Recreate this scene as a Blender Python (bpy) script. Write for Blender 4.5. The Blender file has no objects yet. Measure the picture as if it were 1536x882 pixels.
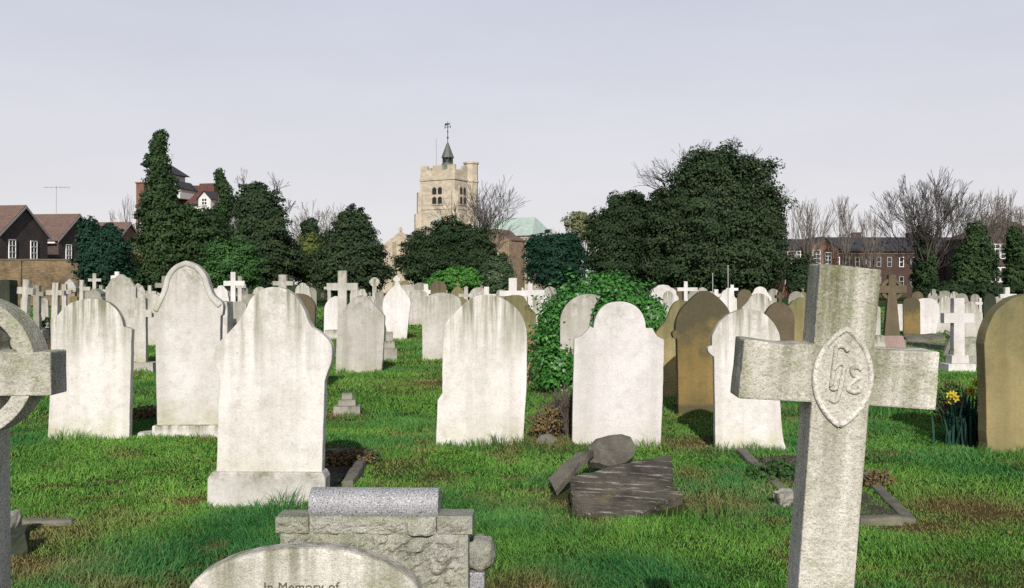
import bpy, bmesh, math, random
import numpy as np
from mathutils import Vector, Matrix, Euler, noise as mnoise

random.seed(7)
R = math.radians
F, CX, HY, EYE = 1500.0, 768.0, 425.0, 1.5          # focal length in photo pixels, horizon row, eye height
sc = bpy.context.scene
col = sc.collection

# ------------------------------------------------------------------ placing
def X(px, D): return (px - CX) / F * D
def Z(py, D): return EYE - (py - HY) / F * D
def GD(py): return EYE * F / (py - HY)              # distance of a ground point seen at row py

def on_plane(px, py, p0, n):
    d = Vector(((px - CX) / F, 1.0, -(py - HY) / F)); o = Vector((0, 0, EYE))
    t = (Vector(p0) - o).dot(n) / d.dot(n)
    return o + d * t

# ------------------------------------------------------------------ numpy noise
def _hash(ix, iy, iz, seed):
    h = (ix * 374761393 + iy * 668265263 + iz * 2147483647 + seed * 1274126177) & 0xffffffff
    h = ((h ^ (h >> 13)) * 1274126177) & 0xffffffff
    h = ((h ^ (h >> 16)) * 2246822519) & 0xffffffff
    return ((h ^ (h >> 15)) & 0xffffff) / float(0xffffff)

def vn(x, y, z=None, seed=0):
    x = np.asarray(x, float); y = np.asarray(y, float)
    z = np.zeros_like(x) if z is None else np.asarray(z, float)
    ix, iy, iz = (np.floor(v).astype(np.int64) for v in (x, y, z))
    fx, fy, fz = x - ix, y - iy, z - iz
    fx, fy, fz = (v * v * (3 - 2 * v) for v in (fx, fy, fz))
    out = 0
    for a in (0, 1):
        for b in (0, 1):
            for c in (0, 1):
                w = (fx if a else 1 - fx) * (fy if b else 1 - fy) * (fz if c else 1 - fz)
                out = out + w * _hash(ix + a, iy + b, iz + c, seed)
    return out

def fbm(x, y, seed=0, o=3):
    s, a, t = 0, 1.0, 0
    for k in range(o):
        s = s + a * vn(x * 2 ** k, y * 2 ** k, None, seed + k); t += a; a *= .55
    return s / t

# ------------------------------------------------------------------ materials
def new_mat(name):
    m = bpy.data.materials.new(name); m.use_nodes = True
    nt = m.node_tree
    return m, nt, nt.nodes['Principled BSDF']

def nd(nt, typ, ins=None, **at):
    n = nt.nodes.new(typ)
    for k, v in at.items(): setattr(n, k, v)
    for k, v in (ins or {}).items():
        s = n.inputs[k]
        if hasattr(v, 'links') or isinstance(v, bpy.types.NodeSocket): nt.links.new(v, s)
        else: s.default_value = v
    return n

def c4(c): return (c[0], c[1], c[2], 1.0)
def mixc(nt, f, a, b, blend='MIX'):
    n = nt.nodes.new('ShaderNodeMixRGB'); n.blend_type = blend
    for k, v in (('Fac', f), ('Color1', a), ('Color2', b)):
        if isinstance(v, bpy.types.NodeSocket): nt.links.new(v, n.inputs[k])
        else: n.inputs[k].default_value = v if k == 'Fac' else c4(v)
    return n.outputs[0]
def mrange(nt, v, a, b, c=0.0, d=1.0):
    return nd(nt, 'ShaderNodeMapRange', {'Value': v, 'From Min': a, 'From Max': b, 'To Min': c, 'To Max': d}).outputs[0]
def mul(nt, a, b, op='MULTIPLY'):
    n = nt.nodes.new('ShaderNodeMath'); n.operation = op
    for i, v in enumerate((a, b)):
        if isinstance(v, bpy.types.NodeSocket): nt.links.new(v, n.inputs[i])
        else: n.inputs[i].default_value = v
    return n.outputs[0]
def noise(nt, vec, scale, detail=4, rough=.55, dist=0.0):
    return nd(nt, 'ShaderNodeTexNoise', {'Vector': vec, 'Scale': scale, 'Detail': detail, 'Roughness': rough, 'Distortion': dist}).outputs['Fac']

def obj_coords(nt):
    tc = nt.nodes.new('ShaderNodeTexCoord'); oi = nt.nodes.new('ShaderNodeObjectInfo')
    sh = mul(nt, oi.outputs['Random'], 60.0)
    cv = nd(nt, 'ShaderNodeCombineXYZ', {'X': sh, 'Y': sh, 'Z': sh}).outputs[0]
    va = nd(nt, 'ShaderNodeVectorMath', {0: tc.outputs['Object'], 1: cv}, operation='ADD').outputs[0]
    gz = nd(nt, 'ShaderNodeSeparateXYZ', {0: tc.outputs['Generated']}).outputs['Z']
    return va, gz, oi.outputs['Random'], tc

def stone_mat(name, base, base2, stain, lichen, stain_amt=.6, lichen_amt=.5, algae=(.30, .30, .12), algae_amt=.35,
              speck=0.0, speck_col=(.05, .05, .055), rough=.85, bump=.25, top=.55, head=0.0, foot=0.0, patch=0.0):
    m, nt, b = new_mat(name)
    v, gz, rnd, tc = obj_coords(nt)
    big = noise(nt, v, 2.3, 6, .6)
    mid = noise(nt, v, 9.0, 6, .65)
    fine = noise(nt, v, 70.0, 5, .7)
    c = mixc(nt, mrange(nt, big, .35, .65), base, base2)
    c = mixc(nt, mrange(nt, mid, .5, .8, 0, .35), c, stain)
    # long soft vertical run-off bands and a cloudy surface
    mp0 = nd(nt, 'ShaderNodeMapping', {'Vector': v, 'Scale': (5.0, 5.0, .22)}).outputs[0]
    c = mixc(nt, mul(nt, mrange(nt, noise(nt, mp0, 1.2, 5, .6), .46, .70), .5), c, mixc(nt, .5, base2, stain))
    tv = mrange(nt, rnd, 0.0, 1.0, .84, 1.06)
    tw = mrange(nt, rnd, 0.0, 1.0, .86, 1.08)
    c = mixc(nt, 1.0, c, nd(nt, 'ShaderNodeCombineXYZ', {'X': tv, 'Y': tv, 'Z': tw}).outputs[0], 'MULTIPLY')
    if patch:
        pa = mul(nt, mrange(nt, noise(nt, v, 5.5, 7, .72), .50, .62), mrange(nt, gz, .1, .8, .25, 1.0))
        c = mixc(nt, mul(nt, pa, patch), c, lichen)
    if head:
        hd = mul(nt, noise(nt, v, 3.0, 5, .65), gz, 'ADD')
        c = mixc(nt, mul(nt, mrange(nt, hd, 1.02, 1.28), head), c, stain)
    if foot:
        c = mixc(nt, mul(nt, mrange(nt, mul(nt, mul(nt, mid, .05), gz, 'ADD'), foot + .025, foot), .8), c, algae)
    # rain streaks running down from the head of the stone
    mp = nd(nt, 'ShaderNodeMapping', {'Vector': v, 'Scale': (9.0, 9.0, .55)}).outputs[0]
    st = noise(nt, mp, 1.6, 6, .6)
    topm = mrange(nt, gz, top, 1.0)
    s = mul(nt, mrange(nt, st, .40, .62), topm)
    spl = noise(nt, v, 6.0, 9, .78)
    s2 = mul(nt, mul(nt, mrange(nt, spl, .46, .60), mrange(nt, gz, .62, .98)), .75)
    s = mul(nt, mul(nt, mul(nt, s, mrange(nt, rnd, 0, 1, .35, 1.25)), mul(nt, s2, mrange(nt, rnd, 0, 1, 1.3, .5)), 'MAXIMUM'), stain_amt)
    c = mixc(nt, s, c, stain)
    li = mul(nt, mrange(nt, noise(nt, v, 26.0, 5, .7), .55, .68), mrange(nt, big, .42, .62))
    c = mixc(nt, mul(nt, li, lichen_amt), c, lichen)
    al = mul(nt, mrange(nt, gz, .30, .04), mrange(nt, noise(nt, v, 5.0, 5, .65), .36, .64))
    c = mixc(nt, mul(nt, al, algae_amt), c, algae)
    # pits and hairline dirt
    mps = nd(nt, 'ShaderNodeMapping', {'Vector': v, 'Scale': (4.0, 4.0, 45.0)}).outputs[0]
    c = mixc(nt, mul(nt, mrange(nt, noise(nt, mps, 2.0, 5, .7), .56, .72), .17), c, stain)
    c = mixc(nt, mul(nt, mrange(nt, noise(nt, v, 17.0, 9, .8), .52, .66), .22), c, stain)
    pit = mrange(nt, noise(nt, v, 38.0, 3, .5), .30, .24)
    c = mixc(nt, mul(nt, pit, .55), c, stain)
    c = mixc(nt, .22, c, nd(nt, 'ShaderNodeCombineXYZ', {'X': fine, 'Y': fine, 'Z': fine}).outputs[0], 'OVERLAY')
    if speck:
        sp = noise(nt, v, 190.0, 2, .5)
        c = mixc(nt, mul(nt, mrange(nt, sp, .52, .62), speck), c, speck_col)
        sp2 = noise(nt, v, 150.0, 2, .5)
        c = mixc(nt, mul(nt, mrange(nt, sp2, .40, .33), speck * .6), c, (.72, .70, .68))
    nt.links.new(c, b.inputs['Base Color'])
    b.inputs['Roughness'].default_value = rough
    b.inputs['Specular IOR Level'].default_value = .25
    h = mul(nt, mul(nt, fine, .5), mul(nt, mid, .8), 'ADD')
    bp = nd(nt, 'ShaderNodeBump', {'Height': h, 'Strength': bump, 'Distance': .02})
    nt.links.new(bp.outputs[0], b.inputs['Normal'])
    return m

M = {}
M['marble'] = stone_mat('white_marble', (.62, .59, .555), (.51, .485, .44), (.16, .155, .10), (.30, .30, .19), 1.0, .35, (.30, .29, .12), .85)
M['pale'] = stone_mat('pale_limestone', (.51, .485, .44), (.40, .375, .325), (.13, .13, .085), (.27, .27, .16), .95, .45, (.24, .235, .09), .8)
M['grey'] = stone_mat('grey_limestone', (.34, .32, .275), (.25, .235, .195), (.10, .10, .07), (.30, .30, .18), .95, .6, (.18, .19, .08), .65)
M['bright'] = stone_mat('bright_marble', (.66, .63, .60), (.58, .55, .52), (.27, .26, .22), (.38, .38, .31), .6, .2, (.33, .31, .16), .6)
M['sand'] = stone_mat('yellow_sandstone', (.265, .18, .056), (.185, .13, .044), (.055, .05, .03), (.17, .155, .06), 1.0, .3, (.06, .055, .03), .95, bump=.35, top=.40, head=.85, foot=.2)
M['sandpale'] = stone_mat('pale_sandstone', (.315, .25, .115), (.235, .19, .085), (.09, .09, .042), (.24, .225, .10), .95, .4, (.13, .13, .05), .7, top=.35, head=.5)
M['brown'] = stone_mat('brown_stone', (.15, .115, .068), (.10, .08, .048), (.05, .045, .028), (.17, .155, .075), .8, .5, (.08, .08, .04), .5)
M['lichen'] = stone_mat('lichened_stone', (.66, .62, .55), (.55, .52, .44), (.13, .13, .065), (.20, .225, .085), .85, .8, (.42, .39, .35), .2, speck=.30, bump=.8, top=.50, patch=.52)
M['granite'] = stone_mat('grey_granite', (.33, .33, .335), (.28, .28, .285), (.20, .20, .20), (.3, .3, .28), .3, .2, (.2, .2, .15), .2, speck=.8, rough=.5, bump=.1)
M['rough'] = stone_mat('rough_granite', (.40, .385, .34), (.29, .285, .22), (.13, .14, .08), (.24, .26, .12), .6, .9, (.20, .21, .11), .4, speck=.5, bump=.9, patch=.4)
M['pink'] = stone_mat('pink_granite', (.34, .235, .20), (.29, .19, .165), (.12, .1, .08), (.25, .23, .16), .5, .3, speck=.4)
M['slab'] = stone_mat('blackened_slab', (.135, .122, .098), (.070, .064, .052), (.028, .026, .02), (.26, .25, .18), .6, .55, (.11, .10, .05), .5, bump=1.0, patch=.3)
M['kerb'] = stone_mat('kerb_stone', (.20, .185, .15), (.12, .11, .085), (.06, .06, .04), (.20, .20, .12), .6, .6, (.09, .085, .04), .7, patch=.4)
M['moss'] = stone_mat('mossy_dark_stone', (.04, .048, .028), (.028, .035, .022), (.016, .018, .012), (.08, .1, .04), .6, .4)

# streaks bleached along the blackened slab
def streak_slab():
    m, nt, b = new_mat('streaked_slab')
    v, gz, rnd, tc = obj_coords(nt)
    mp = nd(nt, 'ShaderNodeMapping', {'Vector': v, 'Rotation': (0, 0, R(-13)), 'Scale': (3.4, 24.0, 24.0)}).outputs[0]
    st = noise(nt, mp, 1.5, 6, .68, .3)
    big = noise(nt, v, 3.4, 5, .6)
    fine = noise(nt, v, 80, 4, .7)
    c = mixc(nt, mrange(nt, big, .35, .65), (.036, .032, .025), (.11, .098, .076))
    c = mixc(nt, mul(nt, mrange(nt, st, .54, .66), .75), c, (.40, .375, .325))
    c = mixc(nt, mul(nt, mrange(nt, noise(nt, v, 5.0, 5, .6), .58, .72), .6), c, (.17, .14, .07))
    c = mixc(nt, .3, c, nd(nt, 'ShaderNodeCombineXYZ', {'X': fine, 'Y': fine, 'Z': fine}).outputs[0], 'OVERLAY')
    nt.links.new(c, b.inputs['Base Color']); b.inputs['Roughness'].default_value = .85; b.inputs['Specular IOR Level'].default_value = .12
    bp = nd(nt, 'ShaderNodeBump', {'Height': mul(nt, fine, st, 'ADD'), 'Strength': .6, 'Distance': .02})
    nt.links.new(bp.outputs[0], b.inputs['Normal'])
    return m
M['streak'] = streak_slab()

def leaf_mat(name, dark, light, warm=None, scale=.9, trans=.12, rough=.6, spec=.13, warm_amt=.25):
    m, nt, b = new_mat(name)
    v, gz, rnd, tc = obj_coords(nt)
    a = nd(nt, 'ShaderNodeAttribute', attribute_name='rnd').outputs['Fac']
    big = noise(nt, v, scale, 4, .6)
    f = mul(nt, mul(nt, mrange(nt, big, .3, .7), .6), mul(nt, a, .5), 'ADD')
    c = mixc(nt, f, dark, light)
    if warm:
        w = mul(nt, mrange(nt, noise(nt, v, scale * 2.3, 3, .6), .52, .68), mul(nt, a, warm_amt * 2))
        c = mixc(nt, w, c, warm)
    nt.links.new(c, b.inputs['Base Color'])
    b.inputs['Roughness'].default_value = rough
    b.inputs['Specular IOR Level'].default_value = spec
    if trans:
        t = nd(nt, 'ShaderNodeBsdfTranslucent', {'Color': c})
        mx = nd(nt, 'ShaderNodeMixShader', {0: trans, 1: b.outputs[0], 2: t.outputs[0]})
        nt.links.new(mx.outputs[0], nt.nodes['Material Output'].inputs[0])
    return m
M['yew'] = leaf_mat('yew_foliage', (.010, .024, .011), (.036, .062, .024), (.05, .05, .025))
M['ivytree'] = leaf_mat('ivy_foliage_dark', (.013, .031, .013), (.046, .084, .028), (.06, .07, .03))
M['holm'] = leaf_mat('evergreen_foliage', (.012, .027, .014), (.045, .074, .031), (.075, .075, .03), warm_amt=.45)
M['mid'] = leaf_mat('mid_green_foliage', (.020, .064, .020), (.060, .135, .036), (.05, .09, .03))
M['clip'] = leaf_mat('clipped_yew_foliage', (.007, .026, .016), (.020, .058, .032), None)
M['lime'] = leaf_mat('bright_green_foliage', (.03, .10, .018), (.07, .20, .035), (.12, .2, .05))
M['ylw'] = leaf_mat('yellow_green_foliage', (.05, .08, .02), (.13, .15, .04), (.2, .2, .08))
M['var'] = leaf_mat('variegated_foliage', (.02, .05, .025), (.07, .11, .05), (.28, .28, .18), warm_amt=.5)
M['olive'] = leaf_mat('olive_foliage', (.10, .12, .05), (.19, .20, .10), (.2, .2, .12))
M['ivy'] = leaf_mat('ivy_leaves', (.020, .090, .016), (.075, .235, .040), (.13, .26, .06), 2.5, .2, .42, .45)
M['deadleaf'] = leaf_mat('withered_foliage', (.07, .045, .022), (.20, .14, .06), (.1, .12, .03), 6, .1)
M['weed'] = leaf_mat('weed_leaves', (.02, .06, .018), (.06, .14, .035), (.12, .12, .04), 6, .2)
M['daffleaf'] = leaf_mat('daffodil_leaves', (.012, .035, .03), (.03, .08, .055), None, 6, .15)
M['fallen'] = leaf_mat('fallen_leaf', (.10, .055, .025), (.28, .19, .09), (.3, .22, .12), 3, .1)

def plain(name, colr, rough=.7, var=.25, scale=6.0, metal=0.0, bump=.15):
    m, nt, b = new_mat(name)
    v, gz, rnd, tc = obj_coords(nt)
    n = noise(nt, v, scale, 5, .65)
    lo = tuple(x * (1 - var) for x in colr); hi = tuple(min(1, x * (1 + var)) for x in colr)
    nt.links.new(mixc(nt, mrange(nt, n, .3, .7), lo, hi), b.inputs['Base Color'])
    b.inputs['Roughness'].default_value = rough; b.inputs['Metallic'].default_value = metal
    bp = nd(nt, 'ShaderNodeBump', {'Height': noise(nt, v, scale * 8, 4), 'Strength': bump, 'Distance': .02})
    nt.links.new(bp.outputs[0], b.inputs['Normal'])
    return m
M['bark'] = plain('bark', (.085, .066, .052), .9, .4, 8, bump=.6)
M['twig'] = plain('twigs', (.050, .043, .038), .9, .35, 3)
M['twigwarm'] = plain('warm_twigs', (.10, .084, .068), .9, .35, 3)
M['whitepaint'] = plain('white_paint', (.78, .77, .74), .5, .06)
M['greypaint'] = plain('weathered_grey_paint', (.30, .29, .28), .7, .15)
M['render'] = plain('white_render', (.52, .50, .47), .8, .1)
M['lead'] = plain('grey_green_lead', (.075, .088, .066), .55, .25, 3)
M['copper'] = plain('verdigris_copper', (.33, .40, .352), .6, .2, 1.5)
M['iron'] = plain('dark_iron', (.03, .03, .032), .5, .2)
M['steel'] = plain('weathered_steel', (.30, .29, .27), .5, .2)
M['soil'] = plain('grave_soil', (.045, .032, .021), .95, .5, 14, bump=1.0)
M['letter'] = plain('dark_lettering', (.07, .065, .04), .9, .3, 30)
M['yellow'] = plain('daffodil_yellow', (.50, .40, .03), .6, .15, 30)
M['dark'] = plain('dark_opening', (.012, .011, .010), .9, .2)  # near-black colour stands in for the shade inside openings

def glass_mat():
    m, nt, b = new_mat('window_glass')
    b.inputs['Base Color'].default_value = (.02, .022, .026, 1); b.inputs['Roughness'].default_value = .08
    b.inputs['Specular IOR Level'].default_value = .6
    return m
M['glass'] = glass_mat()

def brick_mat(name, c1, c2, mortar, bw=.225, bh=.075, ms=.012, var=(.5, 1.0)):
    m, nt, b = new_mat(name)
    tc = nt.nodes.new('ShaderNodeTexCoord')
    sx = nd(nt, 'ShaderNodeSeparateXYZ', {0: tc.outputs['Object']})
    u = mul(nt, sx.outputs[0], sx.outputs[1], 'ADD')
    uv = nd(nt, 'ShaderNodeCombineXYZ', {'X': u, 'Y': sx.outputs[2], 'Z': 0.0}).outputs[0]
    br = nd(nt, 'ShaderNodeTexBrick', {'Vector': uv, 'Color1': c4(c1), 'Color2': c4(c2), 'Mortar': c4(mortar), 'Scale': 1.0,
                                       'Mortar Size': ms, 'Brick Width': bw, 'Row Height': bh, 'Bias': 0.0})
    n = noise(nt, tc.outputs['Object'], .9, 6, .7)
    g = mrange(nt, n, .3, .7, var[0], var[1])
    gc = nd(nt, 'ShaderNodeCombineXYZ', {'X': g, 'Y': g, 'Z': g}).outputs[0]
    nt.links.new(mixc(nt, 1.0, br.outputs[0], gc, 'MULTIPLY'), b.inputs['Base Color'])
    b.inputs['Roughness'].default_value = .9
    bp = nd(nt, 'ShaderNodeBump', {'Height': br.outputs[1], 'Strength': .4, 'Distance': -.01})
    nt.links.new(bp.outputs[0], b.inputs['Normal'])
    return m
M['stock'] = brick_mat('yellow_stock_brick', (.27, .165, .065), (.12, .07, .04), (.20, .17, .11), var=(.28, 1.1))
M['darkbrick'] = brick_mat('dark_purple_brick', (.085, .050, .045), (.050, .032, .032), (.09, .075, .07))
M['shadedbrick'] = brick_mat('shade_toned_brick', (.105, .052, .032), (.06, .032, .023), (.055, .045, .04))  # brick kept dark so its colour stands in for shade on the long range
M['redbrick'] = brick_mat('red_brick', (.26, .095, .055), (.18, .065, .04), (.22, .17, .13))
M['ashlar'] = brick_mat('church_ragstone', (.50, .435, .33), (.38, .32, .235), (.43, .38, .30), .62, .30, .02, (.72, 1.05))
M['ashlarbrown'] = brick_mat('brown_ragstone', (.30, .21, .135), (.20, .14, .09), (.25, .2, .14), .5, .25, .02, (.6, 1.05))
M['tile'] = brick_mat('brown_roof_tiles', (.20, .125, .095), (.145, .09, .072), (.08, .05, .04), .17, .10, .01, (.7, 1.0))
M['redtile'] = brick_mat('red_roof_tiles', (.14, .06, .045), (.10, .048, .038), (.07, .035, .03), .17, .10, .01, (.7, 1.0))
M['slate'] = brick_mat('slate_roof', (.050, .045, .050), (.034, .032, .036), (.02, .02, .02), .25, .18, .01, (.7, 1.0))

def ground_mat():
    m, nt, b = new_mat('turf_ground')
    tc = nt.nodes.new('ShaderNodeTexCoord')
    dry = nd(nt, 'ShaderNodeAttribute', attribute_name='dry').outputs['Fac']
    n = noise(nt, tc.outputs['Object'], 1.3, 8, .7)
    f = noise(nt, tc.outputs['Object'], 40, 5, .7)
    c = mixc(nt, mrange(nt, n, .35, .65), (.016, .042, .010), (.040, .080, .018))
    c = mixc(nt, mrange(nt, f, .5, .7, 0, .6), c, (.05, .045, .02))
    c = mixc(nt, mul(nt, dry, .9), c, (.10, .065, .03))
    nt.links.new(c, b.inputs['Base Color']); b.inputs['Roughness'].default_value = 1.0
    b.inputs['Specular IOR Level'].default_value = .05
    bp = nd(nt, 'ShaderNodeBump', {'Height': f, 'Strength': .8, 'Distance': .05})
    nt.links.new(bp.outputs[0], b.inputs['Normal'])
    return m
M['ground'] = ground_mat()

def grass_mat():
    m, nt, b = new_mat('grass_blades')
    A = lambda k: nd(nt, 'ShaderNodeAttribute', attribute_name=k).outputs['Fac']
    rnd, dry, lush = A('rnd'), A('dry'), A('lush')
    c = mixc(nt, rnd, (.040, .145, .022), (.205, .390, .065))
    c = mixc(nt, mul(nt, lush, .85), c, mixc(nt, rnd, (.014, .100, .032), (.075, .235, .065)))
    c = mixc(nt, mul(nt, dry, .9), c, mixc(nt, rnd, (.14, .10, .04), (.30, .23, .10)))
    nt.links.new(c, b.inputs['Base Color']); b.inputs['Roughness'].default_value = .6
    b.inputs['Specular IOR Level'].default_value = .15
    t = nd(nt, 'ShaderNodeBsdfTranslucent', {'Color': c})
    mx = nd(nt, 'ShaderNodeMixShader', {0: .22, 1: b.outputs[0], 2: t.outputs[0]})
    nt.links.new(mx.outputs[0], nt.nodes['Material Output'].inputs[0])
    return m
M['grass'] = grass_mat()

# ------------------------------------------------------------------ object helpers
def tag(o, label=None, cat=None, group=None, kind=None):
    for k, v in (('label', label), ('category', cat), ('group', group), ('kind', kind)):
        if v: o[k] = v
    return o

def empty(name, loc=(0, 0, 0), rot=(0, 0, 0)):
    o = bpy.data.objects.new(name, None); col.objects.link(o)
    o.location = loc; o.rotation_euler = rot; o.empty_display_size = .2
    return o

def link(name, me, mat, parent=None, loc=None, rot=None):
    if mat is not None: me.materials.append(mat)
    o = bpy.data.objects.new(name, me); col.objects.link(o)
    if parent is not None: o.parent = parent
    if loc is not None: o.location = loc
    if rot is not None: o.rotation_euler = rot
    return o

def bm_mesh(bm, name, smooth=False):
    bmesh.ops.recalc_face_normals(bm, faces=bm.faces[:])
    me = bpy.data.meshes.new(name); bm.to_mesh(me); bm.free()
    if smooth: me.polygons.foreach_set('use_smooth', [True] * len(me.polygons))
    return me

def fast_mesh(name, verts, k, attrs=None, smooth=False):
    """verts (n*k, 3): every k consecutive verts make one polygon."""
    verts = np.ascontiguousarray(verts, np.float32); n = len(verts) // k
    me = bpy.data.meshes.new(name)
    me.vertices.add(len(verts)); me.vertices.foreach_set('co', verts.ravel())
    me.loops.add(len(verts)); me.loops.foreach_set('vertex_index', np.arange(len(verts), dtype=np.int32))
    me.polygons.add(n); me.polygons.foreach_set('loop_start', np.arange(0, n * k, k, dtype=np.int32))
    me.update(calc_edges=True)
    for a, v in (attrs or {}).items():
        at = me.attributes.new(a, 'FLOAT', 'POINT'); at.data.foreach_set('value', np.repeat(v.astype(np.float32), k))
    return me

def box(bm, x0, x1, y0, y1, z0, z1, top=1.0, mat=None):
    """axis box; top < 1 narrows the upper face (a frustum)."""
    cx, cy = (x0 + x1) / 2, (y0 + y1) / 2
    vs = []
    for z, s in ((z0, 1.0), (z1, top)):
        for x, y in ((x0, y0), (x1, y0), (x1, y1), (x0, y1)):
            p = Vector((cx + (x - cx) * s, cy + (y - cy) * s, z))
            vs.append(bm.verts.new(mat @ p if mat else p))
    for f in ((3, 2, 1, 0), (4, 5, 6, 7), (0, 1, 5, 4), (1, 2, 6, 5), (2, 3, 7, 6), (3, 0, 4, 7)):
        bm.faces.new([vs[i] for i in f])
    return vs

def prism(bm, pts, y0, y1):
    """polygon of (x, z) extruded along y."""
    a = [bm.verts.new((x, y0, z)) for x, z in pts]; b = [bm.verts.new((x, y1, z)) for x, z in pts]
    n = len(pts)
    bm.faces.new(a); bm.faces.new(b[::-1])
    for i in range(n):
        j = (i + 1) % n
        bm.faces.new((a[j], a[i], b[i], b[j]))

def bevel_sharp(bm, off=.006, ang=32, seg=2):
    bmesh.ops.recalc_face_normals(bm, faces=bm.faces[:])
    es = [e for e in bm.edges if len(e.link_faces) == 2 and e.calc_face_angle(0) > R(ang)]
    bmesh.ops.bevel(bm, geom=es, offset=off, segments=seg, affect='EDGES', profile=.6, clamp_overlap=True)

def tube(bm, pts, rad, sides=6, flat=1.0):
    rings = []
    pts = [Vector(p) for p in pts]
    if not isinstance(rad, (list, tuple)): rad = [rad] * len(pts)
    for i, p in enumerate(pts):
        d = (pts[min(i + 1, len(pts) - 1)] - pts[max(i - 1, 0)]).normalized()
        u = d.cross(Vector((0, 1, 0)) if abs(d.y) < .9 else Vector((1, 0, 0))).normalized(); v = d.cross(u)
        rings.append([bm.verts.new(p + (u * math.cos(t) + v * math.sin(t) * flat) * rad[i]) for t in [2 * math.pi * k / sides for k in range(sides)]])
    for a, b in zip(rings, rings[1:]):
        for k in range(sides):
            bm.faces.new((a[k], a[(k + 1) % sides], b[(k + 1) % sides], b[k]))
    bm.faces.new(rings[0][::-1]); bm.faces.new(rings[-1])

def catmull(pts, sub=5):
    if len(pts) < 3: return list(pts)
    out = []
    P = [pts[0]] + list(pts) + [pts[-1]]
    for i in range(1, len(P) - 2):
        p0, p1, p2, p3 = P[i - 1], P[i], P[i + 1], P[i + 2]
        for k in range(sub):
            t = k / sub
            out.append(tuple(.5 * (2 * p1[j] + (p2[j] - p0[j]) * t + (2 * p0[j] - 5 * p1[j] + 4 * p2[j] - p3[j]) * t * t
                                   + (3 * p1[j] - p0[j] - 3 * p2[j] + p3[j]) * t ** 3) for j in (0, 1)))
    out.append(tuple(pts[-1]))
    return out

def outline(segs, sub=5):
    out = []
    for s in segs:
        for p in (catmull(s, sub) if len(s) > 2 else s):
            if not out or (abs(out[-1][0] - p[0]) + abs(out[-1][1] - p[1])) > 1e-5: out.append(p)
    return out

def worn(pts, amp=.0035, step=.045, chip=.011):
    """resample a straight-edged outline and wear it: a slight waver with the odd chip."""
    out = []; n = len(pts); sd = rs.uniform(0, 500)
    cx = sum(p[0] for p in pts) / n; cz = sum(p[1] for p in pts) / n
    for i, p in enumerate(pts):
        q = pts[(i + 1) % n]; L = math.hypot(q[0] - p[0], q[1] - p[1]); m = max(1, int(L / step))
        for j in range(m):
            x, z = p[0] + (q[0] - p[0]) * j / m, p[1] + (q[1] - p[1]) * j / m
            if z > -.02 and L > 1e-4:
                a = mnoise.noise(Vector((x * 11, z * 11, sd))) * amp
                c_ = mnoise.noise(Vector((x * 7, z * 7, sd + 90)))
                if c_ > .42: a -= (c_ - .42) * chip * 5 * abs(mnoise.noise(Vector((x * 40, z * 40, sd))))
                nx, nz = -(q[1] - p[1]) / L, (q[0] - p[0]) / L
                if nx * (x - cx) + nz * (z - cz) < 0: nx, nz = -nx, -nz
                x += nx * a; z += nz * a
            out.append((x, z))
    return out

rs = random.Random(11)
def slab_mesh(pts, t, name='slab', bev=.007):
    pts = worn(pts)
    bm = bmesh.new(); prism(bm, pts, -t / 2, t / 2); bevel_sharp(bm, bev, 40)
    bmesh.ops.triangulate(bm, faces=[f for f in bm.faces if len(f.verts) > 4])
    return bm_mesh(bm, name)

# ------------------------------------------------------------------ headstone outlines (metres, base at z=0, centred)
def half(pts_right, h0=-.15):
    left = [(-x, z) for x, z in pts_right]
    r = pts_right[::-1]
    if abs(left[-1][0]) < 1e-6: left = left[:-1]
    return [(left[0][0], h0)] + left + r + [(r[-1][0], h0)]

def sh_round(w, h, rise=1.0):
    a = w / 2; r = min(a * rise, h * .8)
    return half([(a, 0)] + [(a * math.cos(t), h - r + r * math.sin(t)) for t in np.linspace(0, math.pi / 2, 12)])
def sh_low(w, h): return sh_round(w, h, .45)
def sh_gothic(w, h, k=1.25):
    a = w / 2; p = a * k; c = (p * p - a * a) / (2 * a); rr = a + c; t1 = math.asin(p / rr)
    return half([(a, 0)] + [(-c + rr * math.cos(t), h - p + rr * math.sin(t)) for t in np.linspace(0, t1, 10)])
def sh_shoulder(w, h, b=.66):
    a = w / 2; bb = a * b; z0 = h - bb
    s = a - bb
    pts = [(a, 0), (a, z0 - s * .9)] + [(a - s * .75 * math.sin(t), z0 - s * .9 * math.cos(t) * 1.0) for t in np.linspace(0.1, math.pi / 2, 6)]
    pts += [(bb, z0)] + [(bb * math.cos(t), z0 + bb * math.sin(t)) for t in np.linspace(.12, math.pi / 2, 10)]
    return half(pts)
def sh_ears(w, h):
    a = w / 2; b = a * .92; r = b
    z0 = h - r
    pts = [(b, 0), (b, z0 - .07), (a, z0 - .045), (a, z0 - .012), (b, z0)] + [(b * math.cos(t), z0 + r * math.sin(t)) for t in np.linspace(.08, math.pi / 2, 11)]
    return half(pts)
def sh_camel(w, h):
    a = w / 2
    c = catmull([(a, h * .66), (a * .98, h * .72), (a * .80, h * .79), (a * .62, h * .86), (a * .48, h * .94), (a * .22, h * .99), (0, h)], 4)
    return half([(a * .95, 0), (a * .94, h * .6)] + c)
def sh_hip(w, h):
    a = w / 2
    c = catmull([(a * .80, h * .90), (a * .60, h * .955), (a * .38, h * .965), (a * .2, h * .99), (0, h)], 4)
    return half([(a, 0), (a, h * .86), (a * .88, h * .875)] + c)
def sh_oval(w, h):
    a = w / 2
    return half(catmull([(a * .72, 0), (a * .82, h * .25), (a * .97, h * .5), (a, h * .68), (a * .86, h * .87), (a * .5, h * .975), (0, h)], 4))
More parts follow.
